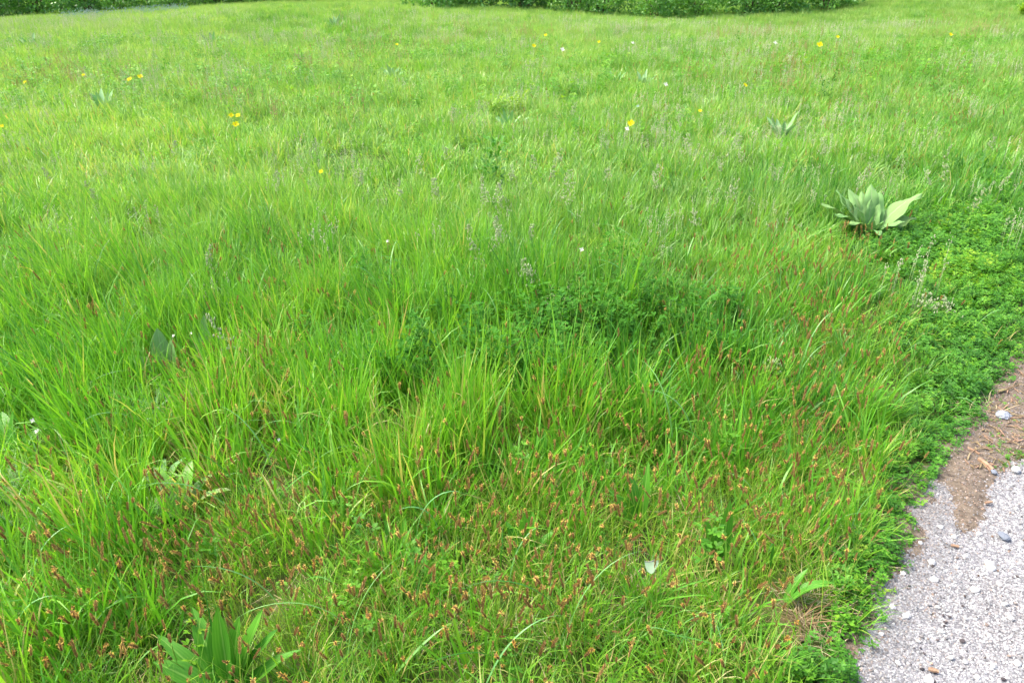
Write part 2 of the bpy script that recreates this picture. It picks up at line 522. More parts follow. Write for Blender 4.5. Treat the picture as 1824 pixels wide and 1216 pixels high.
def ground_mat():
    m, nt = new_mat('meadow_soil')
    L = nt.links
    tc = node(nt, 'ShaderNodeTexCoord')
    n1 = node(nt, 'ShaderNodeTexNoise'); n1.inputs['Scale'].default_value = 9; n1.inputs['Detail'].default_value = 8
    n2 = node(nt, 'ShaderNodeTexNoise'); n2.inputs['Scale'].default_value = 0.6; n2.inputs['Detail'].default_value = 4
    L.new(tc.outputs['Object'], n1.inputs['Vector']); L.new(tc.outputs['Object'], n2.inputs['Vector'])
    c1 = ramp(nt, n1.outputs[0], [(0.35, (0.045, 0.05, 0.02)), (0.55, (0.07, 0.12, 0.02)), (0.7, (0.12, 0.10, 0.05))])
    c2 = ramp(nt, n1.outputs[0], [(0.35, (0.04, 0.10, 0.015)), (0.65, (0.10, 0.20, 0.02))])
    # beyond about 12 m the sheet is the low sward between the modelled tufts
    sx = node(nt, 'ShaderNodeSeparateXYZ'); L.new(tc.outputs['Object'], sx.inputs[0])
    f = math_n(nt, 'DIVIDE', math_n(nt, 'SUBTRACT', sx.outputs[1], 5.0), 8.0, clamp=True)
    mx = node(nt, 'ShaderNodeMixRGB'); L.new(f, mx.inputs[0]); L.new(c1, mx.inputs[1]); L.new(c2, mx.inputs[2])
    p = node(nt, 'ShaderNodeBsdfPrincipled'); L.new(mx.outputs[0], p.inputs['Base Color']); p.inputs['Roughness'].default_value = 0.95
    p.inputs['Specular IOR Level'].default_value = 0.1
    b = node(nt, 'ShaderNodeBump'); b.inputs['Strength'].default_value = 0.8; b.inputs['Distance'].default_value = 0.03
    L.new(n1.outputs[0], b.inputs['Height']); L.new(b.outputs[0], p.inputs['Normal'])
    out = node(nt, 'ShaderNodeOutputMaterial'); L.new(p.outputs[0], out.inputs[0])
    return m


def path_mat():
    m, nt = new_mat('worn_asphalt')
    L = nt.links
    tc = node(nt, 'ShaderNodeTexCoord')
    vo = node(nt, 'ShaderNodeTexVoronoi'); vo.inputs['Scale'].default_value = 190
    vo2 = node(nt, 'ShaderNodeTexVoronoi'); vo2.inputs['Scale'].default_value = 420
    nz = node(nt, 'ShaderNodeTexNoise'); nz.inputs['Scale'].default_value = 3.5; nz.inputs['Detail'].default_value = 6
    for n in (vo, vo2, nz): L.new(tc.outputs['Object'], n.inputs['Vector'])
    sp = node(nt, 'ShaderNodeSeparateColor'); L.new(vo.outputs['Color'], sp.inputs[0])
    c = ramp(nt, sp.outputs[0], [(0.0, (0.12, 0.12, 0.13)), (0.5, (0.19, 0.19, 0.205)), (1.0, (0.30, 0.30, 0.31))])
    mo = ramp(nt, vo.outputs['Distance'], [(0.0, (1, 1, 1)), (0.55, (1, 1, 1)), (0.85, (0.55, 0.53, 0.52))])
    mx = node(nt, 'ShaderNodeMixRGB', blend_type='MULTIPLY'); mx.inputs[0].default_value = 0.8; L.new(c, mx.inputs[1]); L.new(mo, mx.inputs[2])
    st = ramp(nt, nz.outputs[0], [(0.35, (0.86, 0.83, 0.79)), (0.6, (1, 1, 1))])
    m2 = node(nt, 'ShaderNodeMixRGB', blend_type='MULTIPLY'); m2.inputs[0].default_value = 1; L.new(mx.outputs[0], m2.inputs[1]); L.new(st, m2.inputs[2])
    p = node(nt, 'ShaderNodeBsdfPrincipled'); L.new(m2.outputs[0], p.inputs['Base Color']); p.inputs['Roughness'].default_value = 0.85
    p.inputs['Specular IOR Level'].default_value = 0.25
    b = node(nt, 'ShaderNodeBump'); b.inputs['Strength'].default_value = 0.5; b.inputs['Distance'].default_value = 0.003; b.invert = True
    L.new(vo.outputs['Distance'], b.inputs['Height']); L.new(b.outputs[0], p.inputs['Normal'])
    out = node(nt, 'ShaderNodeOutputMaterial'); L.new(p.outputs[0], out.inputs[0])
    return m


M['ground'] = ground_mat()
M['path'] = path_mat()
M['soil'] = plain_mat('brown_soil', (0.075, 0.060, 0.046), (0.19, 0.155, 0.12), 55, 0.95, 0.1, 0.8)


# ------------------------------------------------------------------ scattering stuff
def make_coll(name, meshes):
    c = bpy.data.collections.new(name)
    for i, me in enumerate(meshes):
        o = bpy.data.objects.new('%s_%03d' % (name, i), me)
        c.objects.link(o)
    return c


def tilt_euler(rz, tx, ty):
    """rotate by rz, then lean towards world direction (tx, ty) radians"""
    n = len(rz)
    out = np.zeros((n, 3))
    for i in range(n):
        a = math.hypot(tx[i], ty[i])
        q = Matrix.Rotation(rz[i], 3, 'Z')
        if a > 1e-4:
            q = Matrix.Rotation(a, 3, Vector((-ty[i], tx[i], 0)).normalized()) @ q
        out[i] = q.to_euler('XYZ')
    return out


def scatter(name, P, rz, scl, coll, ncoll, label, hue=None, tx=None, ty=None, extra=None, parent=None, idx=None):
    n = len(P)
    me = bpy.data.meshes.new(name)
    me.vertices.add(n)
    me.vertices.foreach_set('co', np.asarray(P, np.float32).ravel())
    tx = np.zeros(n) if tx is None else tx; ty = np.zeros(n) if ty is None else ty
    rot = tilt_euler(rz, tx, ty)
    a = me.attributes.new('rot', 'FLOAT_VECTOR', 'POINT'); a.data.foreach_set('vector', rot.astype(np.float32).ravel())
    scl = np.asarray(scl, float)
    if scl.ndim == 1: scl = np.repeat(scl[:, None], 3, 1)
    a = me.attributes.new('scl', 'FLOAT_VECTOR', 'POINT'); a.data.foreach_set('vector', scl.astype(np.float32).ravel())
    a = me.attributes.new('idx', 'INT', 'POINT')
    ii = R.randint(0, ncoll, n) if idx is None else idx
    a.data.foreach_set('value', np.asarray(ii, np.int32))
    ex = {'hue': np.full(n, 0.5) if hue is None else hue}
    ex.update(extra or {})
    for k, v in ex.items():
        a = me.attributes.new(k, 'FLOAT', 'POINT'); a.data.foreach_set('value', np.asarray(v, np.float32))
    me.update()
    o = bpy.data.objects.new(name, me)
    COL.objects.link(o)
    g = bpy.data.node_groups.new('scatter_' + name, 'GeometryNodeTree')
    g.interface.new_socket('Geometry', in_out='INPUT', socket_type='NodeSocketGeometry')
    g.interface.new_socket('Geometry', in_out='OUTPUT', socket_type='NodeSocketGeometry')
    gi = g.nodes.new('NodeGroupInput'); go = g.nodes.new('NodeGroupOutput')
    ip = g.nodes.new('GeometryNodeInstanceOnPoints')
    ci = g.nodes.new('GeometryNodeCollectionInfo')
    ci.inputs['Collection'].default_value = coll
    ci.inputs['Separate Children'].default_value = True
    ci.inputs['Reset Children'].default_value = True
    def na(nm, t):
        q = g.nodes.new('GeometryNodeInputNamedAttribute'); q.data_type = t; q.inputs['Name'].default_value = nm
        return q.outputs['Attribute']
    g.links.new(gi.outputs[0], ip.inputs['Points'])
    g.links.new(ci.outputs[0], ip.inputs['Instance'])
    ip.inputs['Pick Instance'].default_value = True
    g.links.new(na('idx', 'INT'), ip.inputs['Instance Index'])
    g.links.new(na('rot', 'FLOAT_VECTOR'), ip.inputs['Rotation'])
    g.links.new(na('scl', 'FLOAT_VECTOR'), ip.inputs['Scale'])
    g.links.new(ip.outputs[0], go.inputs[0])
    md = o.modifiers.new('scatter', 'NODES'); md.node_group = g
    o['kind'] = 'stuff'
    if label: o['label'] = label
    if parent: o.parent = parent
    return o


def field_points(n_per_m2, y0, y1, margin=0.9, dens=None, xmax=None):
    """random ground points inside the view wedge (plus a margin on both sides)"""
    hw = lambda y: 0.78 * y * 1.08 + margin
    ym = y1; A = (y1 - y0) * 2 * hw(y1)
    n = int(A * n_per_m2)
    y = y0 + R.rand(n) * (y1 - y0)
    x = (R.rand(n) * 2 - 1) * hw(y1)
    k = np.abs(x) < hw(y)
    x, y = x[k], y[k]
    if dens is not None:
        d = dens(x, y)
        k = R.rand(len(x)) < d
        x, y = x[k], y[k]
    return x, y


def P3(x, y, dz=0.0):
    return np.stack([x, y, terrain(x, y) + dz], 1)


# ================================================================== SETTING
def grid_sheet(name, xs, ys, zf, mat, keep=None):
    X, Y = np.meshgrid(xs, ys)
    Z = zf(X, Y)
    nx, ny = len(xs), len(ys)
    V = np.stack([X.ravel(), Y.ravel(), Z.ravel()], 1)
    i = np.arange(nx - 1); j = np.arange(ny - 1)
    I, J = np.meshgrid(i, j)
    a = (J * nx + I).ravel()
    F = np.stack([a, a + 1, a + nx + 1, a + nx], 1)
    if keep is not None:
        cx = (X[:-1, :-1] + X[1:, 1:]).ravel() / 2; cy = (Y[:-1, :-1] + Y[1:, 1:]).ravel() / 2
        F = F[keep(cx, cy)]
        used = np.unique(F); re = -np.ones(len(V), int); re[used] = np.arange(len(used))
        V = V[used]; F = re[F]
    me = bpy.data.meshes.new(name)
    me.from_pydata(V.tolist(), [], F.tolist())
    me.materials.append(mat)
    me.polygons.foreach_set('use_smooth', [True] * len(me.polygons))
    return link(name, me)


def gz(x, y):
    z = terrain(x, y) + 0.012 * (vnoise(x, y, 0.12, 21) - 0.5) * (edge_dist(x, y) > 0.05)
    return z


xs = np.unique(np.concatenate([np.linspace(-300, -40, 27), np.linspace(-40, -4, 61), np.linspace(-4, 4, 161), np.linspace(4, 40, 61), np.linspace(40, 300, 27)]))
ys = np.unique(np.concatenate([np.linspace(-60, -2, 30), np.linspace(-2, 7, 181), np.linspace(7, 50, 101), np.linspace(50, 400, 36)]))
g = grid_sheet('ground', xs, ys, gz, M['ground'])
g['kind'] = 'structure'


def path_z(x, y):
    return 0.010 + 0.003 * (vnoise(x, y, 0.09, 31) - 0.5) + 0.0035 * (vnoise(x, y, 0.025, 32) - 0.5)


pth = grid_sheet('path', np.arange(-0.2, 6.4, 0.022), np.arange(-2.5, 7.0, 0.022), path_z, M['path'],
                 keep=lambda x, y: (edge_dist(x, y) < 0.03) & (x < edge_x(y) + 2.6))
pth['kind'] = 'structure'


# soil washed over the path edge: a low mound that dips under the asphalt at its rim
def soil_mask(x, y):
    px, py, _ = project(x, y, 0)
    m = blobs(px, py, [(1725, 890, 34, 75, 1.25), (1735, 830, 45, 45, 0.9), (1790, 765, 60, 62, 1.5), (1830, 690, 40, 90, 1.5), (1660, 1065, 18, 28, 0.62), (1655, 1100, 14, 14, 0.5), (1640, 960, 22, 45, 0.45)])
    ed = edge_dist(x, y)
    m = m + 0.52 * np.exp(-((ed - 0.02) / 0.05) ** 2) + 0.2 * (ed > 0.02)
    m = m + 0.5 * (fbm(x, y, 0.10, 41) - 0.5) + 0.35 * (vnoise(x, y, 0.018, 44) - 0.5)
    return m


def soil_z(x, y):
    m = soil_mask(x, y)
    return 0.010 + 0.014 * np.clip(m - 0.62, -0.9, 0.7) + 0.002 * (vnoise(x, y, 0.03, 45) - 0.5)


so = grid_sheet('soil', np.arange(0.3, 4.2, 0.014), np.arange(0.4, 4.6, 0.014), soil_z, M['soil'],
                keep=lambda x, y: (edge_dist(x, y) < 0.16) & (x < edge_x(y) + 0.9) & (soil_mask(x, y) > 0.35))
so['kind'] = 'structure'


# ================================================================== GRASS STUFF
def tuft(nbl, rad_, Lr, wr, leanr, bendr, mat, K=4, name='tuft', spread=0.6, rs=None):
    mb = MB()
    for _ in range(nbl):
        a = R.rand() * 6.283; r = rad_ * math.sqrt(R.rand())
        az = a + R.randn() * 0.9
        L = R.uniform(*Lr) * (0.75 + 0.25 * R.rand())
        ribbon(mb, (r * math.cos(a), r * math.sin(a), -0.008), az, L, R.uniform(*leanr), R.uniform(*bendr) * (1.0 if R.rand() > 0.2 else 1.9), R.uniform(*wr), K=K,
               twist=R.randn() * 0.8, tint=R.rand() if R.rand() > 0.03 else 1.9, side_bend=R.randn() * 0.5)
    return mb.mesh(name, mat)


C = {}
C['lush'] = make_coll('lush', [tuft(24, 0.055, (0.13, 0.34), (0.0032, 0.0095), (0.02, 0.35), (0.0, 1.1), M['grass'], K=5) for _ in range(14)])
C['fine'] = make_coll('fine', [tuft(36, 0.055, (0.07, 0.19), (0.0018, 0.0046), (0.05, 0.55), (0.1, 1.4), M['sedge'], K=4) for _ in range(14)])
C['mid'] = make_coll('mid', [tuft(34, 0.11, (0.08, 0.28), (0.0045, 0.0105), (0.05, 0.6), (0.0, 1.4), M['grass'], K=4) for _ in range(12)])
C['far'] = make_coll('far', [tuft(130, 0.32, (0.10, 0.26), (0.007, 0.014), (0.05, 0.5), (0.0, 1.0), M['grass'], K=2) for _ in range(10)])


def litter(n, r, mat):
    mb = MB()
    for _ in range(n):
        a = R.rand() * 6.283; q = r * math.sqrt(R.rand())
        ribbon(mb, (q * math.cos(a), q * math.sin(a), R.rand() * 0.02 + 0.004), R.rand() * 6.283, R.uniform(0.02, 0.09), R.uniform(1.2, 1.65), R.uniform(-0.2, 0.3), R.uniform(0.001, 0.0028), K=3, tint=R.rand(), side_bend=R.randn() * 0.5)
    return mb.mesh('litter', mat)


C['litter'] = make_coll('litter', [litter(26, 0.06, M['straw']) for _ in range(6)])


def big_colour(x, y):
    """where the sward is yellower or bluer: patches of different plants, plus slight painted haze far off"""
    px, py, _ = project(x, y, 0)
    v = 0.45 + 0.62 * (fbm(x, y, 1.6, 51) - 0.5) + 0.42 * (vnoise(x, y, 0.3, 54) - 0.5) + 0.02 * smooth(6, 22, y)
    v += blobs(px, py, [(250, 250, 300, 45, 0.14), (300, 370, 260, 50, 0.12), (200, 500, 260, 110, 0.07), (1340, 130, 260, 45, 0.07), (900, 180, 200, 60, 0.08), (1000, 590, 300, 90, -0.16),
                         (560, 60, 220, 22, -0.22), (150, 70, 200, 20, -0.14), (1780, 330, 160, 200, -0.14), (1380, 250, 200, 40, -0.10), (1700, 250, 160, 60, -0.08), (620, 330, 200, 30, -0.06), (1200, 330, 300, 50, -0.06), (1150, 1000, 500, 220, 0.06)])
    return v


def glare_pale(x, y):
    """glare painted into the blade colour: paler far off and at left, patchy"""
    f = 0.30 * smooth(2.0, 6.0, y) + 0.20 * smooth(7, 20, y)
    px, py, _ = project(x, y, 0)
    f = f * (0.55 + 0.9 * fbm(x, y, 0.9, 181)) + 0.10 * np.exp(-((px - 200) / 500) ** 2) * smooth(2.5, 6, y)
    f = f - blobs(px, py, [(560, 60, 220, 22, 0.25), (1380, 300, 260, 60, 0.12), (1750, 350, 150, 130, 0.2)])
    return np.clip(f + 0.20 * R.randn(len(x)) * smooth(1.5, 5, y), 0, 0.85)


def hue_of(x, y, jitter=0.16):
    return np.clip(big_colour(x, y) + R.randn(len(x)) * jitter, 0, 0.86)


CLOVER_PX = [(1480, 1190, 75, 60, 1.0), (1560, 1040, 50, 70, 0.9), (1600, 950, 45, 60, 0.9), (1640, 830, 65, 70, 0.9), (1690, 720, 90, 60, 1.1), (1720, 620, 110, 60, 0.95), (1640, 560, 90, 50, 0.75),
             (1600, 450, 110, 55, 0.9), (1740, 430, 130, 90, 1.1), (1810, 540, 90, 100, 1.0), (1810, 320, 90, 70, 0.6), (1560, 760, 60, 60, 0.35)]


def clover_mask(x, y):
    px, py, _ = project(x, y, 0.03)
    m = blobs(px, py, CLOVER_PX)
    m = m + 0.5 * (fbm(x, y, 0.35, 61) - 0.5)
    ed = edge_dist(x, y)
    m = m + 0.6 * np.exp(-((ed - 0.07) / 0.07) ** 2)
    return np.clip(m, 0, 1.3)


def lush_mask(x, y):
    px, py, _ = project(x, y, 0.1)
    m = blobs(px, py, [(560, 720, 330, 200, 1.0), (300, 540, 420, 150, 0.9), (900, 560, 420, 170, 0.9), (1250, 330, 600, 90, 1.0), (500, 330, 600, 90, 0.8), (60, 900, 160, 260, 0.8), (300, 900, 200, 120, 0.35), (1120, 740, 160, 90, 0.4), (1330, 640, 130, 90, 0.35),
                         (820, 880, 150, 90, 0.4), (1270, 950, 60, 60, 0.2)])
    return np.clip(m + 0.5 * (fbm(x, y, 0.4, 71) - 0.5), 0, 1)


def off_path(x, y, d=0.02):
    return (edge_dist(x, y) > d) | (x > edge_x(y) + 2.7)


def cl(x, y): return np.clip(1.15 - 1.0 * clover_mask(x, y), 0.03, 1)


# the big rosettes shade out the grass round their own crowns: (photo x, y of the crown, radius in m, how much)
CLEAR = [(1545, 420, 0.15, 0.8), (300, 690, 0.15, 0.8), (372, 660, 0.08, 0.7), (405, 1248, 0.14, 0.75), (1282, 1010, 0.08, 0.85), (1140, 950, 0.09, 0.8), (935, 1000, 0.09, 0.8), (960, 850, 0.06, 0.6), (1120, 720, 0.12, 0.8), (1475, 775, 0.08, 0.85), (1385, 1085, 0.10, 0.85),
         (715, 1000, 0.06, 0.7), (330, 925, 0.13, 0.85), (22, 830, 0.12, 0.8), (108, 890, 0.10, 0.8), (290, 880, 0.08, 0.7), (272, 772, 0.12, 0.7), (330, 760, 0.12, 0.7), (22, 905, 0.12, 0.8), (60, 975, 0.1, 0.7), (1425, 1100, 0.09, 0.95), (1160, 1030, 0.05, 0.8), (930, 1100, 0.12, 0.7),
         (185, 200, 0.35, 0.7), (700, 142, 0.4, 0.6), (905, 232, 0.3, 0.6), (1145, 158, 0.4, 0.6), (1390, 250, 0.3, 0.6), (742, 1010, 0.05, 0.6), (1010, 680, 0.18, 0.75), (1080, 650, 0.16, 0.7), (1000, 630, 0.18, 0.6), (780, 720, 0.14, 0.5), (660, 640, 0.14, 0.45), (930, 650, 0.16, 0.55), (1180, 640, 0.16, 0.5)]
_CW = [(ground_at(a, b)[:2], r, w) for a, b, r, w in CLEAR]


def open_(x, y):
    v = np.ones_like(np.asarray(x, float))
    for c, r, w in _CW:
        v *= 1 - w * np.exp(-(((x - c[0]) ** 2 + (y - c[1]) ** 2) / r ** 2) ** 1.5)
    return v


WIND = (-0.16, -0.02)


def lean_field(x, y, s=1.0):
    left = smooth(1200, 200, project(x, y, 0.1)[0])
    tx = s * (WIND[0] * left - 0.02 + 0.18 * (vnoise(x, y, 0.5, 81) - 0.5)) + R.randn(len(x)) * 0.17
    ty = s * (WIND[1] + 0.18 * (vnoise(x, y, 0.5, 83) - 0.5)) + R.randn(len(x)) * 0.17
    return tx, ty


# near lush grass
x, y = field_points(330, 0.35, 5.2, dens=lambda x, y: off_path(x, y, 0.10) * cl(x, y) * open_(x, y) * np.clip(lush_mask(x, y) * 1.1 + 0.10, 0, 1) * np.clip(3.0 * vnoise(x, y, 0.13, 191) - 0.5, 0.06, 1))
z = 0.85 + 0.55 * fbm(x, y, 0.5, 91) ; z = 1.08 * z * (1 - 0.32 * smooth(2.6, 4.6, y)) * (0.62 + 0.75 * vnoise(x, y, 0.13, 191)) * (0.45 + 0.55 * open_(x, y)) * (0.62 + 0.45 * lush_mask(x, y)) * (1 + 0.15 * R.randn(len(x)))
tx, ty = lean_field(x, y)
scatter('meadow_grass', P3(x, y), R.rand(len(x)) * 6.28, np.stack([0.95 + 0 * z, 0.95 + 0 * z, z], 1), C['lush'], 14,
        'long bright green meadow grass filling the near half of the field', hue_of(x, y), tx, ty, {'pale': glare_pale(x, y)})
# near fine sedge sward
x, y = field_points(360, 0.35, 4.2, dens=lambda x, y: off_path(x, y, 0.045) * cl(x, y) * open_(x, y) * np.clip(1.15 - 0.6 * lush_mask(x, y), 0, 1) * np.clip(2.6 * vnoise(x, y, 0.10, 193) - 0.15, 0.2, 1))
z = (0.62 + 0.6 * fbm(x, y, 0.3, 101)) * (0.65 + 0.35 * smooth(0.0, 0.35, edge_dist(x, y))) * (1 + 0.12 * R.randn(len(x)))
tx, ty = lean_field(x, y, 0.8)
scatter('sedge_sward', P3(x, y), R.rand(len(x)) * 6.28, np.stack([1 + 0 * z, 1 + 0 * z, z], 1), C['fine'], 14,
        'short fine sedge grass with yellow green blades in the foreground', hue_of(x, y, 0.18) * 0.9 + 0.1, tx, ty)
# middle distance
x, y = field_points(135, 4.6, 13.5, dens=lambda x, y: off_path(x, y, 0.1) * open_(x, y) * (1 - 0.6 * np.clip(clover_mask(x, y), 0, 1)) * np.clip(2.8 * vnoise(x, y, 0.28, 195) - 0.2, 0.12, 1) * smooth(4.4, 5.2, y + 0.6 * R.rand(len(y))))
z = (0.45 + 0.85 * fbm(x, y, 0.55, 112)) * (1 + 0.25 * R.randn(len(x)))
z = z * (0.5 + 0.5 * open_(x, y)) * (0.7 + 0.6 * vnoise(x, y, 0.28, 195))
tx, ty = lean_field(x, y, 1.4)
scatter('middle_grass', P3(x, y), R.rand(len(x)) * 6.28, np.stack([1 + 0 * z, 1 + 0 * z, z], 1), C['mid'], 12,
        'mixed light green grass across the middle of the field', hue_of(x, y, 0.22), tx, ty, {'pale': glare_pale(x, y)})
# far
x, y = field_points(24, 12.5, 46, margin=3, dens=lambda x, y: np.clip(2.2 * vnoise(x, y, 0.9, 197) - 0.05, 0.3, 1))
z = (0.55 + 0.9 * fbm(x, y, 3.0, 122)) * (1 + 0.12 * R.randn(len(x)))
z = z * (1 + 0.15 * smooth(26, 30, y))
tx, ty = lean_field(x, y, 0.6)
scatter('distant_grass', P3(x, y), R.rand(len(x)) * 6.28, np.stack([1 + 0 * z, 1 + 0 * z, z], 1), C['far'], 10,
        'distant pale green grass running up to the hedge', hue_of(x, y, 0.16), tx, ty, {'pale': glare_pale(x, y)})
# straw litter on the soil between stems and along the edge
x, y = field_points(70, 0.5, 4.0, dens=lambda x, y: off_path(x, y, -0.02) * np.clip(blobs(*project(x, y, 0)[:2], [(1420, 1090, 60, 50, 1.2), (930, 1080, 160, 60, 0.9), (1500, 1000, 80, 80, 0.7), (1800, 760, 60, 60, 1.2), (1700, 900, 80, 80, .3), (850, 1150, 400, 80, 0.35)]) + 0.12, 0, 1))
scatter('dead_grass_litter', P3(x, y, 0.006), R.rand(len(x)) * 6.28, 0.7 + 0.6 * R.rand(len(x)), C['litter'], 6,
        'dry straw coloured grass litter lying between the stems', R.rand(len(x)))


# ------------------------------------------------------------------ clover mat
def leaflet(mb, c, az, pitch, L, w, tint):
    d = np.array([math.cos(az) * math.cos(pitch), math.sin(az) * math.cos(pitch), math.sin(pitch)])
    sd_ = np.array([-math.sin(az), math.cos(az), 0]); up = np.cross(d, sd_)
    c = np.array(c)
    v = [c, c + d * L * 0.55 - sd_ * w / 2 + up * w * 0.12, c + d * L * 0.5, c + d * L * 0.55 + sd_ * w / 2 + up * w * 0.12, c + d * L * 0.92 - sd_ * w * 0.28, c + d * L, c + d * L * 0.92 + sd_ * w * 0.28]
    mb.add(v, [[0, 2, 1], [0, 3, 2], [1, 2, 5, 4], [2, 3, 6, 5]], tint=tint, s=0.5, u=[0.1, 1, 0.1, 1, 1, 0.1, 1])


def sprig(H, nl, size, narrow=0.62, top=True):
    mb = MB()
    az0 = R.rand() * 6.28; lean = R.uniform(0.0, 0.45)
    pts = [np.array([math.cos(az0) * lean * H * s * s, math.sin(az0) * lean * H * s * s, H * s * (1 - 0.15 * s)]) for s in np.linspace(0, 1, 5)]
    for k in range(nl):
        s = 0.25 + 0.75 * (k / (nl - 1)) if nl > 1 else 1
        i = min(3, int(s * 4)); f = s * 4 - i
        p = pts[i] * (1 - f) + pts[i + 1] * f
        a = k * 2.4 + R.randn() * 0.3
        pet = size * R.uniform(0.5, 1.4) * (1.15 - 0.6 * s)
        c = p + np.array([math.cos(a), math.sin(a), R.uniform(0.1, 0.6)]) * pet
        ribbon(mb, p, a, np.linalg.norm(c - p), 1.1, 0, 0.001, K=1, tint=0.5)
        tn = R.rand()
        sz = size * R.uniform(0.75, 1.2) * (1.0 if s < 0.8 else 0.75)
        for q in (-1.05, 0, 1.05):
            leaflet(mb, c, a + q, R.uniform(-0.15, 0.55), sz, sz * narrow, min(1, tn * 0.6 + 0.4 * s * R.uniform(0.6, 1.2)))
    tube(mb, pts, 0.0011, 0.0006, 3, 0.3)
    return mb


C['sprig'] = make_coll('sprig', [sprig(R.uniform(0.04, 0.10), 11, R.uniform(0.008, 0.0135), 0.5).mesh('sprig', M['clover']) for _ in range(14)])
x, y = field_points(2700, 0.6, 6.0, margin=0.5, dens=lambda x, y: (edge_dist(x, y) > -0.005) * np.clip(clover_mask(x, y) - 0.35, 0, 0.7) * (edge_dist(x, y) > -0.02 + 0.06 * vnoise(x, y, 0.1, 131)))
z = 0.55 + 0.75 * fbm(x, y, 0.22, 132) * smooth(-0.03, 0.12, edge_dist(x, y)) + 0.35 * R.rand(len(x)) - 0.05
px, py, dd = project(x, y, 0)
z = z * (1 + 0.45 * smooth(3.0, 4.5, y))
hue = np.clip(0.35 + 0.6 * (fbm(x, y, 0.25, 133) - 0.5) + 0.20 * R.randn(len(x)) + blobs(px, py, [(1720, 490, 70, 30, 0.45)]), 0, 1)
scatter('clover_mat', P3(x, y, -0.004), R.rand(len(x)) * 6.28, z, C['sprig'], 14,
        'low dark green clover like ground cover along the path edge', hue, R.randn(len(x)) * 0.25, R.randn(len(x)) * 0.25)
n = 700
px_ = R.uniform(1745, 1850, n); py_ = np.where(R.rand(n) < 0.6, 800 + R.randn(n) * 14, 735 + R.randn(n) * 28)
pw = np.array([ground_at(a, b, 0.01)[:2] for a, b in zip(px_, py_)])
kw_ = (vnoise(pw[:, 0], pw[:, 1], 0.05, 201) > 0.5); pw = pw[kw_]
scatter('creeping_weeds', np.stack([pw[:, 0], pw[:, 1], np.full(len(pw), 0.008)], 1), R.rand(len(pw)) * 6.28, 0.16 + 0.22 * R.rand(len(pw)), C['sprig'], 14, 'tiny creeping green weeds on the bare soil by the path', 0.3 + 0.4 * R.rand(len(pw)), R.randn(len(pw)) * 0.5, R.randn(len(pw)) * 0.5)
# scattered herbs inside the grass
C['herb'] = make_coll('herb', [sprig(R.uniform(0.10, 0.2), 10, R.uniform(0.012, 0.02), 0.5).mesh('herb', M['clover']) for _ in range(8)])
x, y = field_points(60, 0.9, 18, dens=lambda x, y: off_path(x, y, 0.1) * np.clip(fbm(x, y, 0.7, 141) * 2.2 - 0.75, 0, 1))
scatter('meadow_herbs', P3(x, y), R.rand(len(x)) * 6.28, 0.6 + 0.7 * R.rand(len(x)) + 1.1 * smooth(4, 12, y), C['herb'], 8,
        'small leafy herbs mixed into the meadow grass', 0.3 + 0.5 * R.rand(len(x)), R.randn(len(x)) * 0.2, R.randn(len(x)) * 0.2)


# ------------------------------------------------------------------ sedge flower spikes
def spike_mesh(L, r, n=40):
    mb = MB()
    tube(mb, [(0, 0, 0), (0, 0, L * 0.5), (0, 0, L)], r * 0.55, r * 0.25, 5, 0.3)
    for k in range(n):
        s = (k + 0.5) / n
        a = k * 2.39996
        rr = r * (0.55 + 0.6 * math.sin(math.pi * min(1, s * 0.9 + 0.12)))
        c = np.array([math.cos(a) * rr * 0.55, math.sin(a) * rr * 0.55, s * L * 0.95])
        o = np.array([math.cos(a), math.sin(a), 0]); sd_ = np.array([-math.sin(a), math.cos(a), 0])
        h = L * 0.13; w = r * 0.85
        v = [c - sd_ * w * 0.3 - np.array([0, 0, h * 0.2]), c + sd_ * w * 0.3 - np.array([0, 0, h * 0.2]), c + sd_ * w * 0.55 + o * r * 0.45 + np.array([0, 0, h * 0.45]), c + o * r * 0.75 + np.array([0, 0, h * 1.1]), c - sd_ * w * 0.55 + o * r * 0.45 + np.array([0, 0, h * 0.45])]
        mb.add(v, [[0, 1, 2, 4], [4, 2, 3]], tint=R.rand(), s=s, u=0.0)
    return mb


def anther_mesh(L, r, n, lo, hi):
    mb = MB()
    for k in range(n):
        s = R.uniform(lo, hi); a = R.rand() * 6.28
        c = (math.cos(a) * r * 0.8, math.sin(a) * r * 0.8, s * L)
        ribbon(mb, c, a, R.uniform(0.003, 0.0065), R.uniform(0.4, 1.7), R.uniform(-0.3, 0.9), R.uniform(0.0009, 0.0016), K=2, tint=R.rand(), prof='flat')
    return mb


def stalk_pts(H, lean, bend, az):
    p = np.zeros(3); out = [p.copy()]
    for k in range(5):
        th = lean + bend * ((k + .5) / 5) ** 1.5
        p = p + np.array([math.cos(az) * math.sin(th), math.sin(az) * math.sin(th), math.cos(th)]) * H / 5
        out.append(p.copy())
    return out, th


spike_variants = []
for i in range(12):
    H = R.uniform(0.13, 0.24); lean = R.uniform(0, 0.2); bend = R.uniform(0, 0.45); L = R.uniform(0.020, 0.048); r = R.uniform(0.0022, 0.0036)
    pts, th = stalk_pts(H, lean, bend, 0.0)
    sm = MB(); tube(sm, pts, 0.0009, 0.0007, 3, R.rand())
    stem_me = sm.mesh('spike_stalk', M['stem'])
    sp_me = spike_mesh(L, r, 34).mesh('flower_spike', M['spike'])
    kind = i % 3
    an_me = None
    if kind == 1: an_me = anther_mesh(L, r, 12, 0.0, 0.55).mesh('anthers', M['anther'])
    if kind == 2: an_me = anther_mesh(L, r, 24, 0.35, 1.05).mesh('anthers', M['anther'])
    # joined version for the stuff beyond the nearest ones
    jb = MB()
    spike_variants.append((stem_me, sp_me, an_me, pts[-1], th))


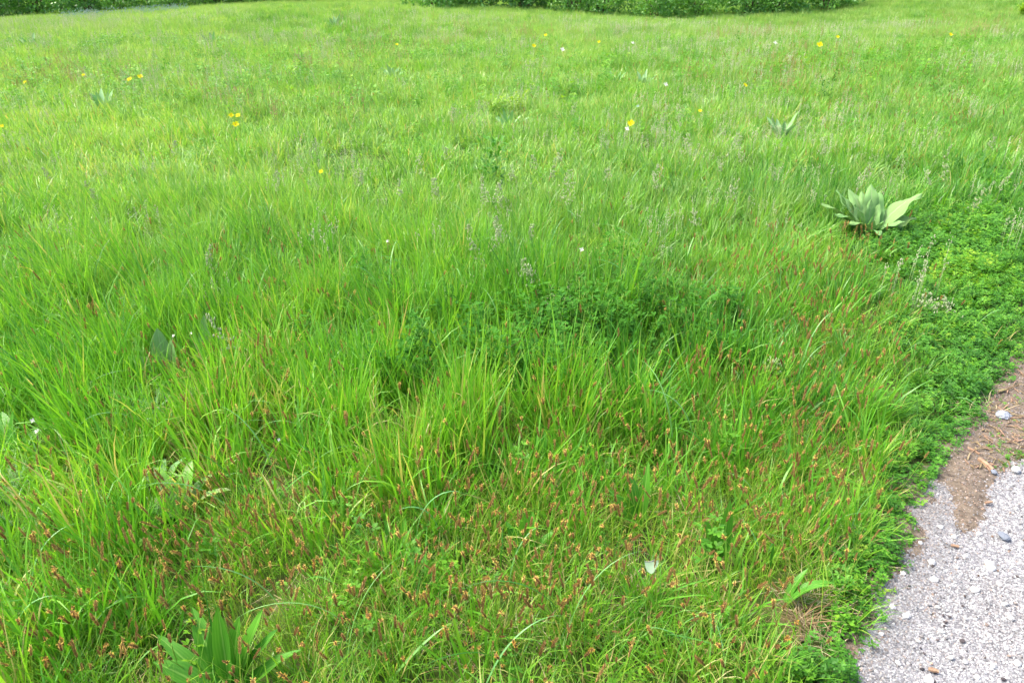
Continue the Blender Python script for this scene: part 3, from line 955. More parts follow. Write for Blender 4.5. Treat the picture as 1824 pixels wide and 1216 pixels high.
def joined_spike(v):
    stem_me, sp_me, an_me, top, th = v
    me = bpy.data.meshes.new('joined_spike')
    V = []; F = []; mi = []; at = {'tint': [], 's': [], 'u': []}
    rot = Matrix.Rotation(th, 3, 'Y')
    for k, src in enumerate((stem_me, sp_me, an_me)):
        if src is None: continue
        base = len(V)
        for vv in src.vertices:
            V.append(tuple(vv.co) if k == 0 else tuple(rot @ vv.co + Vector(top)))
        for p in src.polygons:
            F.append([base + q for q in p.vertices]); mi.append(k)
        for key in at:
            at[key] += [d.value for d in src.attributes[key].data]
    me.from_pydata(V, [], F)
    for key in at:
        a = me.attributes.new(key, 'FLOAT', 'POINT'); a.data.foreach_set('value', np.array(at[key], np.float32))
    for m in (M['stem'], M['spike'], M['anther']): me.materials.append(m)
    me.polygons.foreach_set('material_index', mi)
    return me


SPIKE_PX = [(350, 950, 330, 110, 0.95), (850, 1060, 520, 150, 1.05), (1250, 990, 230, 150, 0.9), (150, 1130, 260, 110, 0.7), (1330, 720, 200, 150, 0.55), (1450, 860, 130, 120, 0.5), (1480, 560, 160, 90, 0.35), (950, 830, 260, 70, 0.5), (1010, 690, 120, 60, 0.35), (420, 700, 300, 110, 0.42),
            (250, 520, 260, 80, 0.32), (1450, 480, 160, 90, 0.30), (1180, 480, 200, 60, 0.18), (620, 560, 200, 80, 0.15), (1400, 140, 170, 45, 0.14), (1650, 200, 160, 60, 0.15), (780, 1180, 400, 60, 0.4)]


def spike_dens(x, y):
    px, py, _ = project(x, y, 0.13)
    return np.clip(blobs(px, py, SPIKE_PX), 0, 1.2) * np.clip(2.4 * fbm(x, y, 0.24, 151) - 0.4, 0.05, 1.4) * (edge_dist(x, y) > 0.06) * np.clip(1.1 - 0.7 * clover_mask(x, y), 0, 1) / 1.2


x, y = field_points(1500, 0.8, 4.2, margin=0.5, dens=spike_dens)
x2, y2 = field_points(420, 4.2, 15, margin=0.5, dens=lambda x, y: spike_dens(x, y) + 0.012)
x = np.concatenate([x, x2]); y = np.concatenate([y, y2])
px, py, dd = project(x, y, 0.16)
vis = (px > 0) & (px < W0) & (py > 0) & (py < H0)
order = np.argsort(np.where(vis, dd, 99))
near_idx = order[:300]; rest = order[300:]
tx, ty = lean_field(x, y, 0.9)
rz = R.rand(len(x)) * 6.28
rot = tilt_euler(rz, tx, ty)
sc = 0.65 + 0.5 * R.rand(len(x))
for i in near_idx:
    stem_me, sp_me, an_me, top, th = spike_variants[R.randint(12)]
    t = thing('sedge_flower', (x[i], y[i], float(terrain(x[i], y[i]))), 'brown sedge flower spike on a thin green stalk in the nearest foreground grass', 'sedge flower', 'brown sedge flower spikes in the foreground grass', scl=sc[i])
    t.rotation_euler = rot[i]
    link('stalk', stem_me, t)
    sp = link('flower_spike', sp_me, t, top, (0, th, 0))
    if an_me: link('anthers', an_me, sp)
C['spikes'] = make_coll('spikes', [joined_spike(v) for v in spike_variants])
sc2 = sc * (1 + 0.25 * smooth(5, 12, y))
scatter('distant_sedge_flowers', P3(x, y)[rest], rz[rest], sc2[rest], C['spikes'], 12, 'brown sedge flower spikes scattered through the field beyond the nearest ones', R.rand(len(rest)), tx[rest], ty[rest])


# ------------------------------------------------------------------ path gravel
def stone_mesh(rs_, name='stone', mat=None, n=7, m=5):
    mb = MB()
    blob_mesh(mb, (0, 0, 0), 1.0, (1, R.uniform(0.65, 0.95), R.uniform(0.45, 0.7)), n, m, 0.16)
    return mb.mesh(name, mat or M['pebble'], False)


C['stones'] = make_coll('stones', [stone_mesh(R, n=6, m=4) for _ in range(12)])
hx = np.random.RandomState(5)
n = 210000
y = 0.75 + hx.rand(n) * 3.0; x = edge_x(y) - 0.05 + hx.rand(n) * 1.25
px, py, dd = project(x, y, 0)
k = (px < W0 + 160) & (py < H0 + 160) & (edge_dist(x, y) < 0.015) & (hx.rand(n) > 0.93 * smooth(0.50, 0.80, soil_mask(x, y)))
x, y = x[k], y[k]
sz = 0.0014 + 0.0030 * hx.rand(len(x)) ** 3.0
h = np.clip(0.60 + 0.24 * hx.randn(len(x)) + 0.10 * smooth(0.0, -0.25, edge_dist(x, y)), 0.12, 1)
h = h - 0.22 * np.exp(-((edge_dist(x, y) + 0.03) / 0.09) ** 2) * (0.4 + fbm(x, y, 0.12, 171))
h = np.where(hx.rand(len(x)) < 0.012, 0.03, np.clip(h, 0.1, 1))
P = np.stack([x, y, np.maximum(path_z(x, y), soil_z(x, y)) + sz * 0.1], 1)
scatter('path_gravel', P, hx.rand(len(x)) * 6.28, sz, C['stones'], 12, 'small pale grey stone chips set in the worn path surface', h, hx.randn(len(x)) * 0.3, hx.randn(len(x)) * 0.3,
        extra={'warm': (hx.rand(len(x)) < 0.05 + 0.45 * np.clip(soil_mask(x, y), 0, 1) + 0.3 * np.exp(-((edge_dist(x, y) + 0.03) / 0.08) ** 2)) * hx.rand(len(x)) * 0.6})
# grit on the soil
n = 60000
y = 0.75 + hx.rand(n) * 3.0; x = edge_x(y) - 0.08 + hx.rand(n) * 0.9
k = (soil_mask(x, y) + 0.3 * (hx.rand(n) - 0.5) > 0.5) & (edge_dist(x, y) < 0.08)
x, y = x[k], y[k]
k = hx.rand(len(x)) < 0.8
x, y = x[k], y[k]
sz = 0.0011 + 0.0028 * hx.rand(len(x)) ** 2.5
scatter('soil_grit', np.stack([x, y, np.maximum(soil_z(x, y), path_z(x, y)) + sz * 0.2], 1), hx.rand(len(x)) * 6.28, sz, C['stones'], 12, 'brown grit and crumbs on the bare soil by the path',
        np.clip(0.35 + 0.25 * hx.randn(len(x)), 0.05, 1), extra={'warm': 0.4 + 0.6 * hx.rand(len(x))})

# individual stones on the path
st_label = {'p': ('pale rounded pebble lying loose on the grey path', 'pale pebbles on the path'),
            'd': ('small dark crumb of stone lying on the pale path', 'dark crumbs on the path')}
st_mesh = {'p': [stone_mesh(R, 'pebble', M['stone_pale'], 9, 7) for _ in range(5)], 'd': [stone_mesh(R, 'dark_crumb', M['stone_dark'], 8, 6) for _ in range(4)], 'g': [stone_mesh(R, 'grey_stone', M['stone_grey'], 9, 7) for _ in range(2)]}
pale = [(1736, 1050, 8), (1660, 1002, 7), (1664, 1032, 6), (1744, 950, 5), (1676, 938, 5), (1614, 1096, 6), (1618, 1094, 5), (1676, 1124, 5), (1762, 1130, 4), (1720, 1178, 5), (1770, 1186, 6), (1792, 974, 6), (1763, 1006, 8), (1766, 1012, 7), (1818, 970, 5), (1700, 956, 5), (1694, 1170, 6),
        (1655, 1210, 8), (1608, 1020, 5), (1640, 966, 4), (1790, 1075, 5), (1800, 1100, 5), (1670, 1080, 4), (1590, 1080, 5), (1570, 1128, 5), (1635, 1140, 4), (1720, 1100, 4), (1780, 1040, 5), (1812, 1180, 6), (1600, 1180, 5), (1560, 1195, 4), (1740, 1205, 5), (1705, 1010, 4), (1810, 905, 4), (1720, 990, 4)]
for a, b, s in pale:
    p = ground_at(a, b, 0.013)
    r = s / 1302 * math.hypot(p[0], math.hypot(p[1], CAM_H)) * 0.95
    o = link('pebble', st_mesh['p'][R.randint(5)], None, (p[0], p[1], 0.011 + r * 0.2), (R.randn() * .2, R.randn() * .2, R.rand() * 6.28), r)
    tag(o, st_label['p'][0], 'pebble', st_label['p'][1])
dark = [(1683, 1108, 5), (1682, 1114, 4), (1714, 1141, 6), (1642, 1191, 6), (1665, 1197, 5), (1664, 1212, 5), (1787, 1209, 6), (1692, 1098, 4), (1668, 1076, 4), (1758, 1084, 3), (1716, 1079, 3), (1740, 1098, 3), (1670, 1139, 4), (1646, 1163, 4), (1786, 1061, 3), (1640, 1153, 3), (1714, 1078, 3), (1812, 1026, 4), (1680, 1095, 4), (1805, 1028, 3)]
for a, b, s in dark:
    p = ground_at(a, b, 0.013)
    r = s / 1302 * math.hypot(p[0], math.hypot(p[1], CAM_H)) * 0.62
    o = link('dark_crumb', st_mesh['d'][R.randint(4)], None, (p[0], p[1], 0.012 + r * 0.3), (R.randn() * .3, R.randn() * .3, R.rand() * 6.28), r)
    tag(o, st_label['d'][0], 'stone', st_label['d'][1])
for a, b, s, lab, mt in [(1787, 743, 13, 'flat blue grey stone lying in the wood chips beside the path', 'g'), (1770, 842, 6, 'small bluish stone below the split wood stick', 'g'), (1787, 957, 10, 'larger grey stone on the path below the bare soil', 'g'), (1809, 838, 8, 'whitish stone at the corner where wood chips meet path', 'p')]:
    p = ground_at(a, b, 0.015)
    r = s / 1302 * math.hypot(p[0], math.hypot(p[1], CAM_H))
    o = link('flat_stone', st_mesh[mt][0], None, (p[0], p[1], 0.018 + r * 0.15), (0.1, 0.05, R.rand() * 3), (r, r, r * 0.8))
    tag(o, lab, 'stone')


n = 1500
y = 0.8 + hx.rand(n) * 2.8; x = edge_x(y) + hx.rand(n) ** 1.6 * 0.9
k = (edge_dist(x, y) < 0.0) & (soil_mask(x, y) < 0.8); x, y = x[k], y[k]
sz = 0.0024 + 0.0032 * hx.rand(len(x)) ** 3
scatter('loose_grit', np.stack([x, y, path_z(x, y) + 0.0015 + sz * 0.4], 1), hx.rand(len(x)) * 6.28, sz, C['stones'], 12, 'small loose grit lying on top of the path surface',
        np.clip(0.45 + 0.33 * hx.randn(len(x)), 0.02, 1), hx.randn(len(x)) * 0.5, hx.randn(len(x)) * 0.5, extra={'warm': hx.rand(len(x)) ** 2})

# ------------------------------------------------------------------ sticks and chips
def stick(name, p0, p1, w, th, label, mat, cat='stick', group=None):
    p0 = Vector(p0); p1 = Vector(p1); d = p1 - p0; L = d.length
    mb = MB()
    K = 7; V = []; F = []
    for k in range(K + 1):
        s = k / K
        c = Vector((s * L, math.sin(s * 3) * L * 0.03, 0))
        ww = w * (0.55 + 0.45 * math.sin(math.pi * (0.15 + 0.7 * s))) * (1 + 0.15 * R.randn() * 0.5)
        for (a, b) in ((-0.5, -0.5), (0.5, -0.5), (0.42, 0.4), (0.0, 0.6), (-0.45, 0.35)):
            V.append((c.x, c.y + a * ww, c.z + b * th * (1 + 0.2 * R.randn() * 0.5)))
    for k in range(K):
        for j in range(5):
            F.append([k * 5 + j, k * 5 + (j + 1) % 5, (k + 1) * 5 + (j + 1) % 5, (k + 1) * 5 + j])
    F.append([0, 1, 2, 3, 4][::-1]); F.append([K * 5 + j for j in range(5)])
    mb.add(V, F, tint=0.5, s=0.5, u=0.5)
    o = link(name, mb.mesh(name, mat, False), None, p0, (0, -math.asin(max(-1, min(1, d.z / L))), math.atan2(d.y, d.x)))
    return tag(o, label, cat, group)


a = ground_at(1744, 816, 0.026); b = ground_at(1769, 836, 0.022)
stick('wood_stick', a, b, 0.014, 0.010, 'split reddish brown wood stick on the bare soil', M['wood'])
a = ground_at(1779, 697, 0.03); b = ground_at(1792, 693, 0.03)
stick('wood_chip', a, b, 0.012, 0.006, 'pale yellow wood chip at the clover edge, highest on the soil', M['straw'], 'wood chip')
a = ground_at(1793, 693, 0.03); b = ground_at(1815, 686, 0.03)
stick('twig', a, b, 0.004, 0.004, 'thin straw coloured twig beside the pale yellow chip', M['straw'], 'twig')
a = ground_at(1724, 796, 0.022); b = ground_at(1745, 808, 0.024)
stick('twig', a, b, 0.006, 0.004, 'thin brown twig just above the split wood stick', M['wood'], 'twig')
a = ground_at(1755, 895, 0.022); b = ground_at(1767, 893, 0.022)
stick('wood_chip', a, b, 0.008, 0.005, 'small orange wood chip in the middle of the bare soil', M['wood'], 'wood chip')
a = ground_at(1694, 970, 0.02); b = ground_at(1708, 973, 0.02)
stick('wood_chip', a, b, 0.009, 0.005, 'orange tan wood chip lying on gravel below the soil patch', M['wood'], 'wood chip')
a = ground_at(1654, 1190, 0.02); b = ground_at(1672, 1195, 0.02)
stick('wood_chip', a, b, 0.010, 0.006, 'brown wood chip among dark crumbs near the bottom edge', M['wood'], 'wood chip')
hs = np.random.RandomState(17)
n_ch = 0
while n_ch < 190:
    px_, py_ = hs.uniform(1715, 1860), hs.uniform(640, 850)
    p = ground_at(px_, py_, 0.02)
    if edge_dist(p[0], p[1]) > 0.0 or soil_mask(p[0], p[1]) < 0.6: continue
    an = hs.rand() * 6.28; L = hs.uniform(0.012, 0.045)
    z0 = float(soil_z(p[0], p[1])) + hs.uniform(0.002, 0.008)
    q = (p[0] + math.cos(an) * L, p[1] + math.sin(an) * L, z0 + hs.uniform(-0.002, 0.006))
    stick('mulch_chip', (p[0], p[1], z0), q, hs.uniform(0.0015, 0.0045), hs.uniform(0.001, 0.0025), 'dry brown wood sliver in the mulch beside the path', M['straw'] if hs.rand() < 0.65 else M['wood'], 'wood sliver', 'wood slivers in the mulch by the path')
    n_ch += 1


# ================================================================== INDIVIDUAL PLANTS
def leaf_obj(parent, L, w, lean, bend, az, mat, prof='lance', name='leaf', base=(0, 0, 0), label=None, **kw):
    mb = MB()
    big_leaf(mb, L, w, lean, bend, prof, az=0.0, rnd=random, **kw)
    o = link(name, mb.mesh(name, mat), parent, base, (0, 0, az))
    if label: o['label'] = label
    return o


def rosette(name, px, py, label, cat, mat, leaves, prof='lance', group=None, zoff=0.0, **kw):
    p = ground_at(px, py, 0.0)
    p[2] = float(terrain(p[0], p[1])) + zoff
    t = thing(name, p, label, cat, group)
    for (az, L, w, lean, bend) in leaves:
        r = 0.01 + 0.1 * w
        leaf_obj(t, L, w, lean, bend, rad(az), mat, prof, base=(math.cos(rad(az)) * r, math.sin(rad(az)) * r, 0), tint=R.rand(), **kw)
    return t


# azimuths: 0 = right (+X), 90 = away, 180 = left, 270 = towards camera
rosette('mullein', 1545, 425, 'large grey green mullein rosette with broad woolly leaves above the clover', 'mullein', M['mullein'],
        [(16, 0.42, 0.16, 0.55, 0.75), (2, 0.30, 0.13, 0.75, 0.8), (32, 0.27, 0.11, 0.55, 0.9), (60, 0.32, 0.13, 0.20, 0.9), (84, 0.34, 0.125, 0.08, 0.6), (104, 0.30, 0.12, 0.12, 0.7), (122, 0.34, 0.12, 0.25, 0.8), (143, 0.33, 0.11, 0.5, 0.4), (160, 0.36, 0.10, 0.62, 0.0), (176, 0.38, 0.11, 0.72, 0.5),
         (196, 0.33, 0.11, 0.62, 0.8), (214, 0.28, 0.09, 0.5, 1.2), (300, 0.15, 0.06, 0.3, 0.3), (335, 0.22, 0.09, 0.5, 0.9), (255, 0.15, 0.06, 0.2, 0.4), (96, 0.24, 0.08, 0.06, 0.2), (45, 0.22, 0.08, 0.15, 0.3), (190, 0.26, 0.08, 0.3, 0.4), (262, 0.22, 0.08, 0.6, 1.2), (70, 0.28, 0.10, 0.5, 0.4)],
        prof='ovate', wave=0.075, fold=0.18, curl=0.07, petiole=0.08, K=18, M=8, ragged=0.09, vein=0.003)
far_m = [(185, 200, 0.95, 'grey green mullein rosette far left in the pale grass'), (700, 142, 0.9, 'greyish mullein rosette left of centre in the distant grass'), (905, 232, 0.8, 'silvery leafed mullein rosette just below the yellow green bush'),
         (765, 130, 0.7, 'small greyish rosette right of another in the distant grass'), (1145, 158, 0.9, 'silver leafed rosette in the middle distance right of centre'), (1095, 152, 0.8, 'dull silver rosette left of a larger silver rosette right of centre'), (1390, 250, 0.9, 'pale broad leafed mullein standing in tall grass at right'), (1750, 118, 1.1, 'silvery leafy clump near the right edge far back'), (600, 60, 1.3, 'pale leafy clump on the dark green patch far back'), (380, 85, 1.2, 'pale silvery leaf clump far back on the left'), (60, 92, 1.2, 'whitish leaf clump far back at the left edge')]
for a, b, s, lab in far_m:
    s *= 1.0
    lv = [(i * 360 / 11 + random.uniform(-12, 12), random.uniform(0.22, 0.34) * s, random.uniform(0.055, 0.085) * s, random.uniform(0.3, 0.95), random.uniform(0, 0.3)) for i in range(11)]
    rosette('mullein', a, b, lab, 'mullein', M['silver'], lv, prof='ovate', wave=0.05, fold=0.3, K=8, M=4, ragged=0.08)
# left mullein-like broad leaves
rosette('mullein', 300, 690, 'young mullein with four broad grey green leaves left of centre', 'mullein', M['mullein'],
        [(110, 0.24, 0.085, 0.15, 0.2), (60, 0.20, 0.075, 0.2, 0.1), (170, 0.22, 0.075, 0.55, 0.9), (150, 0.20, 0.07, 0.7, 0.9), (20, 0.15, 0.05, 0.3, 0.2)], prof='ovate', wave=0.02, fold=0.25)
rosette('mullein', 372, 660, 'single upright pale grey leaf right of the young mullein', 'mullein', M['mullein'], [(80, 0.24, 0.06, 0.05, 0.15), (140, 0.15, 0.04, 0.3, 0.3)], prof='ovate')
# ribwort rosette at the bottom
rosette('plantain', 405, 1248, 'large plantain rosette with long pointed leaves at the bottom left', 'plantain', M['plantain'],
        [(128, 0.22, 0.050, 0.60, 0.35), (152, 0.22, 0.040, 0.95, 0.3), (100, 0.19, 0.045, 0.30, 0.1), (82, 0.21, 0.045, 0.15, 0.1), (66, 0.20, 0.05, 0.30, 0.1), (50, 0.22, 0.05, 0.45, 0.2), (30, 0.20, 0.045, 0.5, 0.4), (12, 0.21, 0.04, 0.75, 0.4),
         (75, 0.26, 0.045, 0.10, 0.0), (115, 0.17, 0.05, 0.5, 0.2), (170, 0.18, 0.05, 0.8, 0.5), (340, 0.16, 0.04, 0.9, 0.4), (215, 0.15, 0.04, 0.9, 0.5), (92, 0.14, 0.04, 0.4, 0.1), (60, 0.15, 0.045, 0.55, 0.1), (300, 0.13, 0.035, 0.9, 0.4)], prof='lance', fold=0.4, wave=0.035, ragged=0.10, K=14, vein=0.0006)
rosette('plantain', 1282, 1010, 'plantain with one tall upright pointed leaf right of the butterfly', 'plantain', M['plantain'],
        [(75, 0.22, 0.038, 0.0, 0.10), (140, 0.15, 0.035, 0.28, 0.2), (170, 0.12, 0.03, 0.4, 0.3), (110, 0.11, 0.035, 0.2, 0.1), (30, 0.12, 0.02, 0.3, 0.3)], fold=0.35)
rosette('plantain', 1140, 950, 'broad dark green leaves leaning left above the butterfly', 'plantain', M['plantain'],
        [(120, 0.20, 0.045, 0.22, 0.35), (150, 0.16, 0.035, 0.45, 0.5), (75, 0.22, 0.03, 0.15, 0.3)], fold=0.3)
rosette('plantain', 935, 1000, 'pair of upright broad green leaves behind the arching blade at bottom centre', 'plantain', M['plantain'],
        [(95, 0.15, 0.036, 0.1, 0.1), (70, 0.14, 0.038, 0.25, 0.3), (130, 0.12, 0.03, 0.5, 0.4), (20, 0.12, 0.035, 0.5, 0.6)], fold=0.3)
rosette('plantain', 960, 850, 'upright lance leaves in the centre of the near grass', 'plantain', M['plantain'],
        [(60, 0.17, 0.035, 0.1, 0.1), (100, 0.15, 0.035, 0.15, 0.1), (30, 0.14, 0.03, 0.3, 0.2)], fold=0.3)
rosette('plantain', 1120, 720, 'cluster of tall upright lance leaves below the lucerne', 'plantain', M['plantain'],
        [(95, 0.22, 0.032, 0.05, 0.1), (60, 0.20, 0.03, 0.18, 0.2), (130, 0.22, 0.03, 0.25, 0.1), (35, 0.2, 0.03, 0.35, 0.2), (155, 0.19, 0.03, 0.4, 0.2), (80, 0.17, 0.035, 0.1, 0)], fold=0.3)
rosette('plantain', 1475, 775, 'bluish green folded leaf standing in grass left of the clover', 'plantain', M['plantain'],
        [(60, 0.14, 0.04, 0.1, 0.1), (120, 0.13, 0.035, 0.2, 0.1), (20, 0.10, 0.03, 0.4, 0.3)], fold=0.9)
rosette('plantain', 1385, 1085, 'strap leaf bending over to the right near the dry tuft', 'plantain', M['plantain'],
        [(5, 0.17, 0.030, 0.35, 1.5), (350, 0.15, 0.024, 0.3, 1.0), (30, 0.13, 0.022, 0.4, 0.6)], fold=0.3)
rosette('plantain', 715, 1000, 'small rosette of dark lance leaves left of the bottom centre', 'plantain', M['plantain'],
        [(80, 0.12, 0.03, 0.3, 0.2), (130, 0.12, 0.03, 0.5, 0.2), (30, 0.11, 0.03, 0.5, 0.3), (200, 0.1, 0.03, 0.7, 0.3)], fold=0.3)
# docks with blotchy pale leaves, left
rosette('dock', 330, 925, 'dock plant with blotched pale yellowing leaves on the left', 'dock', M['dock'],
        [(140, 0.19, 0.05, 0.35, 0.9), (165, 0.15, 0.035, 0.8, 0.9), (85, 0.18, 0.05, 0.15, 0.9), (60, 0.17, 0.04, 0.25, 1.6), (20, 0.17, 0.035, 0.4, 1.5), (110, 0.15, 0.04, 0.5, 1.2), (190, 0.12, 0.04, 0.7, 0.8)], prof='lance', wave=0.05, fold=0.25)
rosette('dock', 22, 830, 'broad yellow green leaf arching at the left edge', 'dock', M['plantain'],
        [(120, 0.20, 0.07, 0.4, 0.9), (60, 0.20, 0.06, 0.1, 0.3), (45, 0.16, 0.05, 0.4, 1.1)], prof='ovate', fold=0.2)
rosette('leafy_herb', 108, 890, 'light green herb with narrow leaves spreading in a star at left', 'herb', M['yellowgreen'],
        [(80, 0.16, 0.028, 0.1, 0.1), (40, 0.15, 0.026, 0.5, 0.3), (20, 0.13, 0.026, 0.7, 0.2), (120, 0.14, 0.026, 0.35, 0.2), (160, 0.13, 0.026, 0.7, 0.4), (95, 0.10, 0.02, 0.3, 0.2)], fold=0.3)
rosette('leafy_herb', 290, 880, 'curled whitish leaf cluster just above the dock', 'herb', M['silver'],
        [(150, 0.12, 0.03, 0.4, 1.6), (60, 0.14, 0.03, 0.3, 1.4), (100, 0.12, 0.03, 0.2, 1.4)], fold=0.3, wave=0.06)


# feathery silver plants (wormwood like)
def feathery(px, py, s, label, n=13, mat=None, name='wormwood', group=None):
    p = ground_at(px, py, 0); p[2] = float(terrain(p[0], p[1]))
    t = thing(name, p, label, 'herb', group, scl=s)
    for k in range(n):
        mb = MB()
        L = random.uniform(0.12, 0.22)
        pts = ribbon(mb, (0, 0, 0), 0, L, random.uniform(0.15, 0.7), random.uniform(0.3, 0.9), 0.002, K=7, tint=0.5, prof='flat')
        for q in range(2, 8):
            for sgn in (-1, 1):
                for sub in range(3):
                    ribbon(mb, pts[q] - (pts[q] - pts[q - 1]) * 0.33 * sub, sgn * random.uniform(0.6, 1.3), random.uniform(0.012, 0.03), random.uniform(0.7, 1.4), 0.2, 0.0016, K=2, tint=random.random())
        link('frond', mb.mesh('frond', mat or M['silver']), t, (0, 0, 0), (0, 0, random.random() * 6.28))
    return t


feathery(272, 772, 1.0, 'feathery grey green wormwood below the young mullein', 22)
feathery(330, 760, 0.9, 'feathery grey green wormwood right of another at the left', 16)
feathery(22, 905, 0.8, 'silvery white feathery herb at the left edge', 14)
feathery(60, 975, 0.75, 'silvery feathery herb just below another at the left edge', 12)
feathery(375, 545, 0.7, 'thin bluish feathery herb left of centre', 9)

# yellow-green bush plants
def leafy_bush(px, py, H, Wd, n, mat, label, name='leafy_herb', cat='herb', lw=0.02, group=None, ll=0.045):
    p = ground_at(px, py, 0); p[2] = float(terrain(p[0], p[1]))
    t = thing(name, p, label, cat, group)
    st = MB(); fo = MB()
    for k in range(n):
        az = random.random() * 6.28; lean = random.uniform(0, 0.5)
        HH = H * random.uniform(0.6, 1.0)
        pts = [np.array([math.cos(az) * (0.02 + math.sin(lean) * HH * q * Wd), math.sin(az) * (0.02 + math.sin(lean) * HH * q * Wd), HH * q]) for q in np.linspace(0, 1, 6)]
        tube(st, pts, 0.0018, 0.0009, 3, random.random())
        for q in range(1, 6):
            for r_ in range(3):
                a2 = random.random() * 6.28; tn = random.random()
                for w3 in (-0.9, 0, 0.9):
                    leaflet(fo, pts[q] - (pts[q] - pts[q - 1]) * 0.33 * r_ + np.array([math.cos(a2), math.sin(a2), 0.3]) * 0.014 * (ll / 0.03), a2 + w3, random.uniform(-0.3, 1.1), ll * random.uniform(0.6, 1.1), lw * random.uniform(0.7, 1.1), tn * 0.6 + 0.4 * q / 6)
    link('stems', st.mesh('stems', M['stem']), t)
    link('foliage', fo.mesh('foliage', mat), t)
    return t


leafy_bush(885, 215, 0.30, 1.5, 13, M['yellowgreen'], 'yellow green leafy bush in the middle distance', ll=0.04, lw=0.018)
leafy_bush(925, 210, 0.27, 1.5, 8, M['yellowgreen'], 'smaller yellow green clump right of the yellow green bush', ll=0.04, lw=0.018)
leafy_bush(880, 345, 0.42, 0.5, 4, M['plantain'], 'dark green upright leafy stem standing above the pale grass', ll=0.06, lw=0.022)
leafy_bush(1465, 195, 0.50, 0.5, 4, M['lucerne'], 'tall dark green stem below the large yellow flower at right', ll=0.05, lw=0.015)
leafy_bush(1815, 52, 0.5, 1.0, 14, M['yellowgreen'], 'yellow green leafy bush far back at the right edge', ll=0.09, lw=0.05)

# lucerne in the centre
luc = [(960, 600), (1000, 615), (1030, 600), (1060, 630), (980, 640), (1015, 650), (1080, 600), (930, 620), (1040, 665), (1110, 620), (900, 640), (860, 680), (840, 650), (880, 700), (760, 690), (820, 720), (940, 690), (965, 615), (1005, 600), (1040, 640), (985, 650), (700, 730), (900, 660), (950, 640), (985, 680), (1020, 650), (1050, 610), (930, 720), (1000, 720), (1100, 640), (1150, 600), (1060, 690), (1190, 650), (1230, 620), (1120, 560), (1180, 560),
       (860, 620), (800, 610), (560, 640), (1260, 680), (690, 560), (1090, 520), (1290, 600), (1290, 600), (1210, 600)]
GL = 'lucerne plants in the middle of the near grass'
lsrc = []
for i, (a, b) in enumerate(luc):
    if i < 6:
        t = leafy_bush(a, b, 0.31, 0.75, 9, M['lucerne'], 'dark green lucerne plant with small oval leaflets in the central grass', 'lucerne', 'lucerne', group=GL, ll=0.027, lw=0.013)
        lsrc.append(t)
    else:
        src = lsrc[i % 6]
        t = src.copy(); COL.objects.link(t)
        p = ground_at(a, b, 0); t.location = (p[0], p[1], float(terrain(p[0], p[1])))
        t.rotation_euler = (0, 0, R.rand() * 6.28); s = R.uniform(0.7, 1.1); t.scale = (s, s, s)
        for ch in src.children:
            c = ch.copy(); COL.objects.link(c); c.parent = t


# ------------------------------------------------------------------ long arching blades
def arch_blade(px, py, dirdeg, L, w, bend, lean=0.25, mat=None, label=None, group='long arching grass blades', z=0.0, twist=0.3):
    p = ground_at(px, py, z)
    mb = MB()
    ribbon(mb, (0, 0, 0), 0.0, L, lean, bend, w, K=16, fold=0.30, tint=R.rand(), twist=twist * R.randn() * 2, power=R.uniform(1.1, 3.2), side_bend=R.randn() * 0.2)
    o = link('arching_blade', mb.mesh('arching_blade', mat or M['bluegrass']), None, (p[0], p[1], z + float(terrain(p[0], p[1]))), (0, 0, rad(dirdeg)))
    return tag(o, label or 'long pale grass blade arching over the shorter grass around it', 'grass blade', group if not label else None, 'thing')


arch_blade(742, 1010, 12, 0.34, 0.011, 2.35, 0.05, label='thick bluish blade arching to the right in the bottom centre')
arch_blade(790, 985, 188, 0.26, 0.011, 2.0, 0.1, label='thick bluish blade arching left in the bottom centre')
arch_blade(905, 1050, 30, 0.24, 0.006, 2.0, 0.15, label='bluish blade curving over right of the bottom centre')
arch_blade(0 - 60, 1075, 10, 0.30, 0.009, 1.9, 0.1, label='silvery blade arching in from the left edge')
arch_blade(40, 1180, 20, 0.26, 0.008, 2.0, 0.1, label='pale arching blade at the bottom left')
arch_blade(60, 1090, 60, 0.30, 0.007, 1.9, 0.2, label='pale blade forming a bow at the lower left')
arch_blade(690, 1216, 18, 0.22, 0.009, 0.7, 0.75, mat=M['bluegrass'], label='straight pale blade slanting right at the bottom edge')
arch_blade(400, 1215, 80, 0.34, 0.007, 0.15, 0.02, mat=M['grass'], label='tall straight blade standing above the plantain rosette')
hb = np.random.RandomState(23)
cent = [(640, 560), (700, 520), (780, 500), (620, 640), (760, 640), (860, 560), (1130, 560), (1240, 600), (1200, 440), (1180, 420), (560, 760), (520, 840), (600, 860), (480, 900), (120, 700), (60, 640), (200, 860), (1240, 780), (1330, 900), (1400, 700), (1560, 640), (1650, 640), (1640, 700), (1600, 820),
        (1500, 850), (1560, 900), (1480, 950), (1540, 980), (1390, 960), (1300, 1060), (1200, 1130), (1020, 1130), (900, 1180), (620, 1130), (540, 1060), (300, 760), (420, 760), (850, 400), (760, 440), (940, 460), (1000, 380), (1120, 330), (330, 440), (180, 420), (520, 480), (1450, 620), (1350, 560), (1680, 560), (1710, 650), (1580, 740)]
